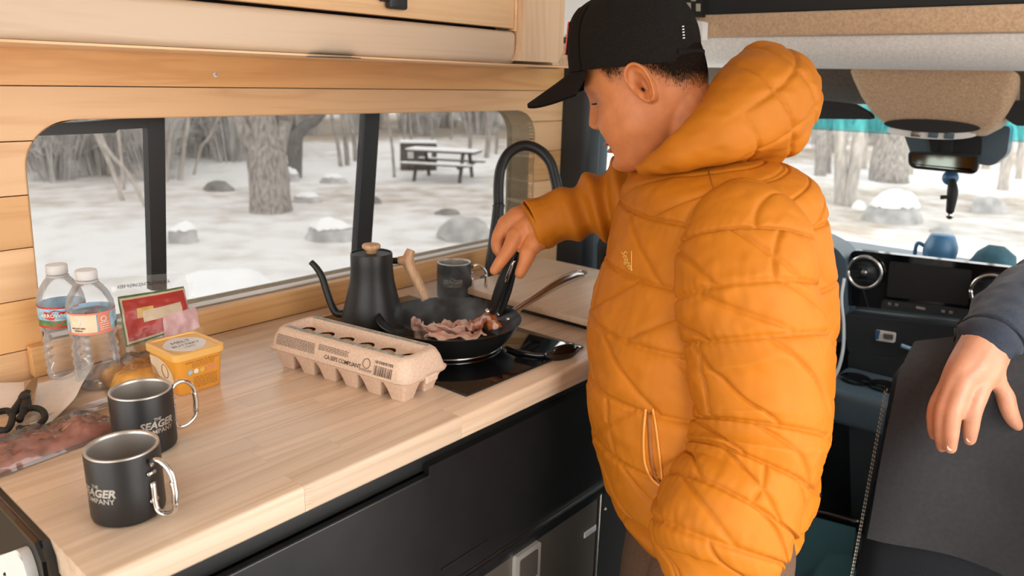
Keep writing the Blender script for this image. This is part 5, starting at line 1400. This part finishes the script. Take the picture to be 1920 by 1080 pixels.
mk('strap', *tube([cl(np.array([.0845*math.sin(a), .104*math.cos(a)-.002, .012-.010*max(0, -math.cos(a))])) for a in np.linspace(math.pi-.75, math.pi+.75, 9)], .0045, 8, 3, flat=.35), 'cap_black', capo, smooth=True)
ws_ = [tube([cl(np.array([.0845*math.sin(a)*1.03, .104*math.cos(a)*1.03, .022+k*.004])), cl(np.array([.0845*math.sin(a)*1.03, .104*math.cos(a)*1.03, .0235+k*.004]))], .0016, 5, 1) for k in range(5) for a in (math.pi+.62,)]
mk('stitch_marks', *merge(*ws_), 'label_white', capo)

# jacket
TR = [(1330, 292, 1.195, 62, .070), (1345, 305, 1.19, 108, .120), (1348, 326, 1.19, 148, .158), (1347, 352, 1.19, 168, .180), (1346, 400, 1.19, 181, .188), (1342, 460, 1.19, 192, .188), (1337, 530, 1.19, 205, .184), (1328, 600, 1.185, 216, .180),
      (1323, 680, 1.185, 217, .178), (1322, 760, 1.185, 212, .178), (1321, 840, 1.185, 201, .176), (1319, 890, 1.18, 190, .174), (1316, 930, 1.18, 176, .170), (1318, 958, 1.18, 156, .162), (1322, 974, 1.18, 140, .152), (1325, 977, 1.18, 118, .135), (1325, 960, 1.18, 110, .125)]
G, s, t, q = loft_px(TR, 20, 420, 'torso')
tb = np.arange(0, 1.2, .088); tb = np.concatenate([[-.1], tb])
h, dst = quilt(s, t, tb, .135, puff=.0034, k=.0034)
N = grid_normals(G)
tm = t/t.max()
h = h*np.clip((1-tm)/.12, 0, 1)+cloth_noise(G, .0036, .0010)+folds(s, t, .0034, 5, 20)*np.clip((tm-.25)*3, 0, 1)
pxs = np.interp(t[:, 0], t[:, 0], q[:, 1])
pull = -.012*np.exp(-((q[:, 1]-922)/10)**2)
G2 = G+N*(h+pull[:, None])[..., None]
jk = grid_obj('jacket', G2, 'jacket', cook); jk['label'] = 'orange quilted hooded jacket with a zipped side pocket'
jv, jf = ringgrid([g for g in G2]); jt = BVHTree.FromPolygons([Vector(v) for v in jv], [tuple(f) for f in jf])
def on_jacket(px, py, off=.0012, tree=None, fallback=1.05):
    r = P(px, py, d=1.0)-CAM; r /= np.linalg.norm(r)
    hit = (tree or jt).ray_cast(Vector(CAM), Vector(r))
    p = np.array(hit[0]) if hit[0] is not None else P(px, py, d=fallback)
    return p-r*off
# near (left) sleeve
SL = [(1398, 388, 1.085, 22, .020), (1396, 392, 1.075, 50, .040), (1394, 402, 1.065, 80, .060), (1393, 425, 1.055, 103, .078), (1394, 470, 1.045, 121, .088), (1397, 540, 1.03, 128, .092), (1408, 620, 1.02, 120, .088), (1416, 700, 1.015, 115, .086), (1420, 770, 1.01, 113, .085), (1413, 840, 1.0, 112, .085),
      (1393, 900, .99, 112, .083), (1367, 950, .98, 116, .082), (1348, 1000, .97, 117, .080), (1337, 1045, .965, 104, .072), (1330, 1078, .96, 84, .060), (1329, 1088, .96, 64, .046), (1331, 1060, .962, 54, .040)]
G, s, t, q = loft_px(SL, 22, 300, 'down')
yy = [340, 470, 553, 634, 802, 874, 948, 1010, 1085]; tb = np.interp(yy, q[:-23, 1], t[:-23, 0]); tb[0] = -.05; tb[-1] = t.max()+.2
h, dst = quilt(s+.04, t, tb, .105, alt=False, puff=.0042, k=.0036)
N = grid_normals(G); tm = t/t.max(); ed = np.clip(tm/.10, 0, 1)*np.clip((1-tm)/.08, 0, 1)
h = h*ed+cloth_noise(G, .0036, .0011)*ed+folds(s, t, .0042, 5, 24, 2.0)*ed*np.clip((tm-.10)*4, .2, 1)
G2 = G+N*h[..., None]
sl = grid_obj('sleeve', G2, 'jacket', jk)
sv, sf = ringgrid([g for g in G2]); stree = BVHTree.FromPolygons([Vector(v) for v in sv], [tuple(f) for f in sf])
# far (right) sleeve reaching to the tongs
SR = [(1262, 338, 1.31, 66, .062), (1225, 356, 1.325, 74, .068), (1180, 370, 1.34, 72, .066), (1135, 378, 1.355, 62, .060), (1090, 390, 1.365, 54, .054), (1050, 402, 1.372, 49, .050), (1026, 412, 1.376, 48, .049), (1012, 419, 1.378, 51, .050), (1004, 423, 1.378, 51, .049), (1008, 421, 1.378, 42, .042), (1024, 414, 1.378, 38, .038)]
G, s, t, q = loft_px(SR, 14, 150, 'side')
N = grid_normals(G); tm = t/t.max()
fo = .0095*np.sin(t*120+s*14+1.5*np.sin(s*11))*np.clip((tm-.08)*5, 0, 1)*np.clip((.80-tm)*4, .15, 1)
h = fo+cloth_noise(G, .0050)+folds(s, t, .0045, 6, 16, 5.0)*np.clip((.9-tm)*4, 0, 1)
grid_obj('sleeve', G+N*h[..., None], 'jacket', jk)
# hood
hp = [(1205, 316, 1.12, .012), (1245, 300, 1.085, .022), (1300, 274, 1.065, .034), (1362, 240, 1.07, .053), (1420, 200, 1.12, .078), (1436, 186, 1.20, .080), (1412, 180, 1.275, .060), (1350, 210, 1.32, .040), (1285, 262, 1.33, .028), (1228, 302, 1.31, .020), (1212, 318, 1.26, .014)]
hg = [tube([P(a, b, d=c) for a, b, c, r in hp], [r for *_, r in hp], 22, 8), sphere(P(1430, 142, d=1.165), .052, 20, 12), sphere(P(1462, 245, d=1.14), .045, 20, 12), sphere(P(1400, 155, d=1.12), .040, 18, 10), sphere(P(1205, 316, d=1.12), .0125, 12, 8), sphere(P(1425, 250, d=1.16), .058, 20, 12), sphere(P(1380, 262, d=1.12), .040, 18, 10)]
v, f = remesh(hg, .0042, 8, .6)
# quilting on the hood: diagonal lattice
tc_ = (v-P(1430, 190, d=1.15)); uu = tc_@RH; ww = tc_[:, 2]; dd_ = tc_@FH
nv = np.zeros_like(v); fa = np.array([q_ for q_ in f if len(q_) == 4]); fn = np.cross(v[fa[:, 2]]-v[fa[:, 0]], v[fa[:, 3]]-v[fa[:, 1]])
for k in range(4): np.add.at(nv, fa[:, k], fn)
nv /= np.linalg.norm(nv, axis=1)[:, None]+1e-12
if ((v-v.mean(0))*nv).sum(1).mean() < 0: nv = -nv
l1 = np.abs(((uu*.9+ww*.75+.3*dd_)/.075) % 1-.5)*.075; l2 = np.abs(((uu*.5-ww*1.05+.3*dd_+.02)/.085) % 1-.5)*.085
dq = np.minimum(l1, l2); amp = np.clip((uu+.10)/.08, .0, 1)
v = v+nv*(.0038*amp*(1-np.exp(-dq/.0045))-.0020*amp*np.exp(-(dq/.0035)**2)+.0030*vnoise(v, 16)+.0018*vnoise(v*np.array([1, 1, 2.]), 45)-.004*amp)[:, None]
mk('hood', v, f, 'jacket', jk, smooth=True)
# zipped pocket, chest script, seams
def jline(pts, r, m, nm, par, tree=None, off=.0012, sub=6):
    pp_ = catmull(np.array([(a, b, 0) for a, b in pts], float), sub); w = [on_jacket(a, b, off, tree) for a, b, _ in pp_]
    return mk(nm, *tube(w, r, 6, 1), m, par, smooth=True)
zp = jline([(1211, 768), (1208, 800), (1207, 835), (1210, 870), (1222, 897), (1238, 912), (1243, 922)], .0020, 'zip_gold', 'pocket_zip', jk)
jline([(1224, 766), (1230, 800), (1235, 840), (1240, 880), (1243, 915)], .0017, 'zip_gold', 'zip_teeth', zp)
jline([(1217, 768), (1219, 800), (1221, 840), (1226, 880), (1240, 915)], .0040, 'jacket_dark', 'pocket_opening', zp, off=-.0018)
jline([(1243, 915), (1244, 925), (1243, 936)], .0030, 'jacket_dark', 'zip_pull', zp)
def script(u, w):
    a = math.radians(66); return on_jacket(1176+u*math.cos(a)+w*math.sin(a), 488+u*math.sin(a)-w*math.cos(a), .0016)
text('chest_lettering', 'Seager', 15, 'label_yellow', lambda u, w: script(u, w), jk, local=False, shear=.3)
jline([(1184, 470), (1184, 508)], .0006, 'label_yellow', 'label_edge', jk)
jline([(1322, 285), (1330, 325), (1345, 382)], .0012, 'jacket_dark', 'shoulder_seam', jk, off=0)
# trousers and shoes
TG = []
for nm, lg in (('trouser_leg', legL), ('trouser_leg', legR)):
    pth = [lg+np.array([0, 0, .06]), lg, lg+np.array([-.02, .015, -.22]), lg+np.array([-.02, .02, -.45]), np.array([lg[0], lg[1], .05])]
    v, f = tube(pth, [.095, .100, .095, .078, .070], 40, 12); v = np.array(v); v += .006*vnoise(v, 14)[:, None]*np.array([1, 1, .3]); TG.append((v, f))
tr_ = mk('trousers', *remesh(TG, .008, 4), 'trousers', cook, smooth=True); tr_['label'] = 'brown canvas trousers'
for lg in (legL, legR):
    fd_ = np.array([math.cos(ang+.15), math.sin(ang+.15), 0]); b0 = np.array([lg[0], lg[1], 0])
    v, f = remesh(limb([b0-fd_*.05+np.array([0, 0, .045]), b0+fd_*.06+np.array([0, 0, .042]), b0+fd_*.15+np.array([0, 0, .036])], [.045, .046, .036])+limb([b0+np.array([0, 0, .05]), b0+np.array([0, 0, .12])], [.05, .045]), .006, 5)
    v[:, 2] = np.maximum(v[:, 2], .002); mk('shoe', v, f, 'rubber', cook, smooth=True)

# tongs in the hand
tg = thing('kitchen_tongs', 'black and steel kitchen tongs held over the frying pan', 'tongs', P(920, 590, z=.985))
tipd = depth(P(917, 588, z=.992))
def TP(px, py, k, o=0.0): return P(px, py, d=hd1-.012+(tipd-hd1+.012)*k+o)
mk('arm', *tube([TP(966, 470, 0), TP(953, 498, .2), TP(941, 530, .45), TP(930, 560, .7), TP(921, 586, 1)], [.006, .0085, .0105, .0095, .007], 12, 5, flat=.5), 'black_metal', tg, smooth=True)
mk('arm', *tube([TP(971, 474, 0, .008), TP(963, 505, .2, .012), TP(953, 540, .5, .014), TP(944, 568, .75, .012), TP(936, 592, 1, .008)], [.006, .0085, .0105, .0095, .007], 12, 5, flat=.5), 'black_metal', tg, smooth=True)
mk('steel_spine', *tube([TP(964, 488, .1, -.006), TP(951, 520, .38, -.007), TP(948, 530, .46, -.006)], [.003, .004, .002], 8, 4), 'chrome', tg, smooth=True)
mk('pivot_ball', *sphere(TP(915, 584, 1, -.004), .0058, 14, 10), 'chrome', tg, smooth=True)

# ------------------------------------------------------------------ second person: arm over the seat
def H2(px, py, d): return P(px, py, d=d-.03)
hand2 = [
    ([H2(1905, 590, 1.22), H2(1862, 625, 1.19), H2(1846, 650, 1.175)], [.031, .030, .0305]),
    ([H2(1835, 645, 1.18), H2(1800, 690, 1.165), H2(1777, 722, 1.165)], [.0265, .0200, .0135]),
    ([H2(1842, 648, 1.175), H2(1812, 688, 1.155), H2(1790, 716, 1.150)], [.0280, .0225, .0150]),
    ([H2(1848, 650, 1.175), H2(1830, 690, 1.152), H2(1808, 714, 1.143)], [.0290, .0240, .0160]),
    ([H2(1856, 652, 1.175), H2(1850, 690, 1.155), H2(1839, 722, 1.145)], [.0280, .0240, .0165]),
    ([H2(1864, 655, 1.18), H2(1872, 692, 1.165), H2(1881, 722, 1.155)], [.0260, .0200, .0135]),
    ([H2(1858, 690, 1.158), H2(1870, 715, 1.152), H2(1884, 735, 1.154)], [.0200, .0150, .0120]),
    ([H2(1777, 722, 1.165), H2(1754, 762, 1.163), H2(1750, 795, 1.170), H2(1751, 816, 1.182)], [.0130, .0108, .0095, .0076]),
    ([H2(1790, 716, 1.150), H2(1768, 772, 1.145), H2(1765, 812, 1.152), H2(1766, 838, 1.165)], [.0145, .0120, .0105, .0085]),
    ([H2(1808, 714, 1.143), H2(1788, 772, 1.132), H2(1783, 815, 1.138), H2(1782, 840, 1.148)], [.0155, .0128, .0112, .0092]),
    ([H2(1839, 722, 1.145), H2(1825, 768, 1.132), H2(1820, 802, 1.138), H2(1818, 824, 1.148)], [.0158, .0130, .0115, .0094]),
    ([H2(1881, 722, 1.155), H2(1890, 762, 1.150), H2(1899, 785, 1.155), H2(1908, 798, 1.162)], [.0140, .0125, .0110, .0085])]
sh2 = np.array([1.62, -.10, 1.16])
parts2 = fingers(hand2)+limb([H2(1905, 590, 1.22), H2(1985, 545, 1.33), np.array([1.56, .0, 1.10]), sh2], [.031, .036, .042, .055])
parts2 += limb([np.array([1.66, -.22, 1.20]), np.array([1.66, -.22, .95]), np.array([1.66, -.22, .55])], [.12, .14, .15], 18)
parts2 += limb([sh2, np.array([1.66, -.22, 1.18])], [.06, .09])+limb([np.array([1.66, -.22, 1.2]), np.array([1.65, -.22, 1.36])], [.07, .055])
a2 = math.radians(150); Y2 = np.array([math.cos(a2), math.sin(a2), -.1]); Y2 /= np.linalg.norm(Y2); X2 = np.array([math.sin(a2), -math.cos(a2), 0]); Z2 = np.cross(X2, Y2); O2 = np.array([1.64, -.22, 1.46])
def hl2(p): p = np.asarray(p, float); return O2+p[..., 0:1]*X2+p[..., 1:2]*Y2+p[..., 2:3]*Z2
parts2 += [ringgrid([hl2(g) for g in HG]), (hl2(ev+np.array([-.0745, -.006, .004])), ef), (hl2(ev*np.array([-1, 1, 1])+np.array([.0745, -.006, .004])), ef)]
parts2 += limb([np.array([1.66, -.14, .56]), np.array([1.95, -.10, .55]), np.array([2.0, -.10, .10])], [.085, .065, .045])+limb([np.array([1.66, -.28, .56]), np.array([1.95, -.28, .55]), np.array([2.0, -.28, .10])], [.085, .065, .045])
v, f = remesh(parts2, .0028, 5, .5)
p2 = mk('person', v, f, 'skin_pale', None, smooth=True)
tag(p2, 'person in a navy sleeve resting one hand on the draped seat', 'person')
hm = (HG[..., 2] > .055) | ((HG[..., 1] < -.01) & (HG[..., 2] > -.03)); hk = []
for i in range(HG.shape[0]-1):
    for j in range(HG.shape[1]):
        k = (j+1) % HG.shape[1]
        if hm[i, j] and hm[i+1, j] and hm[i, k] and hm[i+1, k]: hk.append((i*HG.shape[1]+j, i*HG.shape[1]+k, (i+1)*HG.shape[1]+k, (i+1)*HG.shape[1]+j))
mk('hair', hl2(HG+(HG-c_)/np.linalg.norm(HG-c_, axis=2)[..., None]*.010+np.array([0, 0, .006])).reshape(-1, 3), hk, 'hair', p2, smooth=True)
tr2 = [(np.array(v_), f_) for v_, f_ in [tube([np.array([1.66, -.22, 1.26]), np.array([1.66, -.22, 1.18]), np.array([1.66, -.22, .95]), np.array([1.66, -.22, .50])], [.10, .16, .165, .17], 28, 6)]]
mk('sweatshirt', *tr2[0], 'navy', p2, smooth=True)
SV = [(2150, 470, 1.62, 75, .075), (2060, 505, 1.47, 74, .070), (1990, 535, 1.36, 70, .064), (1932, 564, 1.235, 66, .058), (1895, 594, 1.195, 62, .054), (1868, 622, 1.168, 57, .050), (1855, 638, 1.158, 54, .048), (1859, 633, 1.160, 46, .041), (1878, 612, 1.18, 38, .034)]
G, s, t, q = loft_px(SV, 12, 90, 'side'); N = grid_normals(G)
h = cloth_noise(G, .004)+folds(s, t, .004, 5, 14, 3.); tm = t/t.max()
h = h-.0035*np.exp(-((tm-.74)/.015)**2)
mk('sleeve', *ringgrid([g for g in (G+N*h[..., None])]), 'navy', p2, smooth=True)
mk('upper_sleeve', *tube([H2(1985, 545, 1.36), np.array([1.56, .0, 1.10]), sh2, np.array([1.66, -.20, 1.16])], [.050, .066, .085, .110], 24, 6), 'navy', p2, smooth=True)
for tip, pip, rr_ in (((1818, 826, 1.1395), (1820, 802, 1.138), .0072), ((1782, 842, 1.139), (1783, 815, 1.138), .0068), ((1909, 797, 1.1525), (1899, 785, 1.155), .0066)):
    a, b = H2(*tip), H2(*pip); dr_ = (a-b)/np.linalg.norm(a-b); c = a-dr_*.004; sd_ = np.cross(dr_, CF); sd_ /= np.linalg.norm(sd_)
    g = [c+dr_*.0065*math.cos(w_)+sd_*rr_*.80*math.sin(w_)-CF*(.0007) for w_ in np.linspace(0, 2*math.pi, 18, endpoint=False)]
    mk('fingernail', g, [tuple(range(18))], 'nail', p2)
# dark jacket draped over the passenger seat
def drape(u, v):
    """u across the seat (image left to right), v from the top down to the hem"""
    topx = 1.275; y = .272-u*.52
    yb = y+.012*(v)-.01
    z = 1.052-.385*v-(.035*max(0, 1-u*5))*(1-v)+.012*math.sin(u*3)
    su = (z-.42)/.62
    x = sx-.06*(1-.25*su)-.10*su-.026+(-.011*math.sin(u*13+v*1.5)-.010*math.sin(u*6+1+v))*min(1, v*2.0+.15)
    if v < .12: x += .07*((.12-v)/.12)**1.5; z += .004*((.12-v)/.12)
    return (x, yb, z)
n, m = 70, 50
R = [np.array([drape(u, v) for u in np.linspace(0, 1, n)]) for v in np.linspace(0, 1, m)]
R = np.array(R); R[..., 0] += .0035*vnoise(R.reshape(-1, 3), 14).reshape(m, n)
vf = ringgrid([r for r in R], False, False, closed=False); bk_ = R.copy(); bk_[..., 0] += .006
vb = ringgrid([r for r in bk_], False, False, closed=False)
dj = mk('draped_jacket', *merge(vf, vb), 'cloth_black', None, smooth=True)
tag(dj, 'charcoal jacket draped over the passenger seat backrest', 'jacket')

# ================================================================== STEAM over the pan
def steam():
    m = bpy.data.materials.new('steam'); m.use_nodes = True; n = m.node_tree.nodes; l = m.node_tree.links; n.clear()
    out = n.new('ShaderNodeOutputMaterial'); v = n.new('ShaderNodeVolumePrincipled'); tc = n.new('ShaderNodeTexCoord')
    v.inputs['Color'].default_value = (.9, .9, .9, 1)
    t = n.new('ShaderNodeTexNoise'); t.inputs['Scale'].default_value = 22; t.inputs['Detail'].default_value = 3; t.inputs['Distortion'].default_value = .6
    l.new(tc.outputs['Object'], t.inputs['Vector'])
    r = n.new('ShaderNodeMapRange'); r.inputs[1].default_value = .50; r.inputs[2].default_value = .72; r.inputs[3].default_value = 0; r.inputs[4].default_value = 6.5
    l.new(t.outputs[0], r.inputs[0]); l.new(r.outputs[0], v.inputs['Density']); l.new(v.outputs[0], out.inputs['Volume'])
    return m
g = lathe([(.004, .0), (.05, .004), (.085, .03), (.080, .07), (.055, .12), (.004, .15)], 24)
st_ = mk('steam', np.array(g[0])+np.array([PC[0]-.01, PC[1]+.01, PZ+.022]), g[1], steam(), None, smooth=True)
tag(st_, 'thin steam rising from the frying bacon', 'steam', kind='stuff')
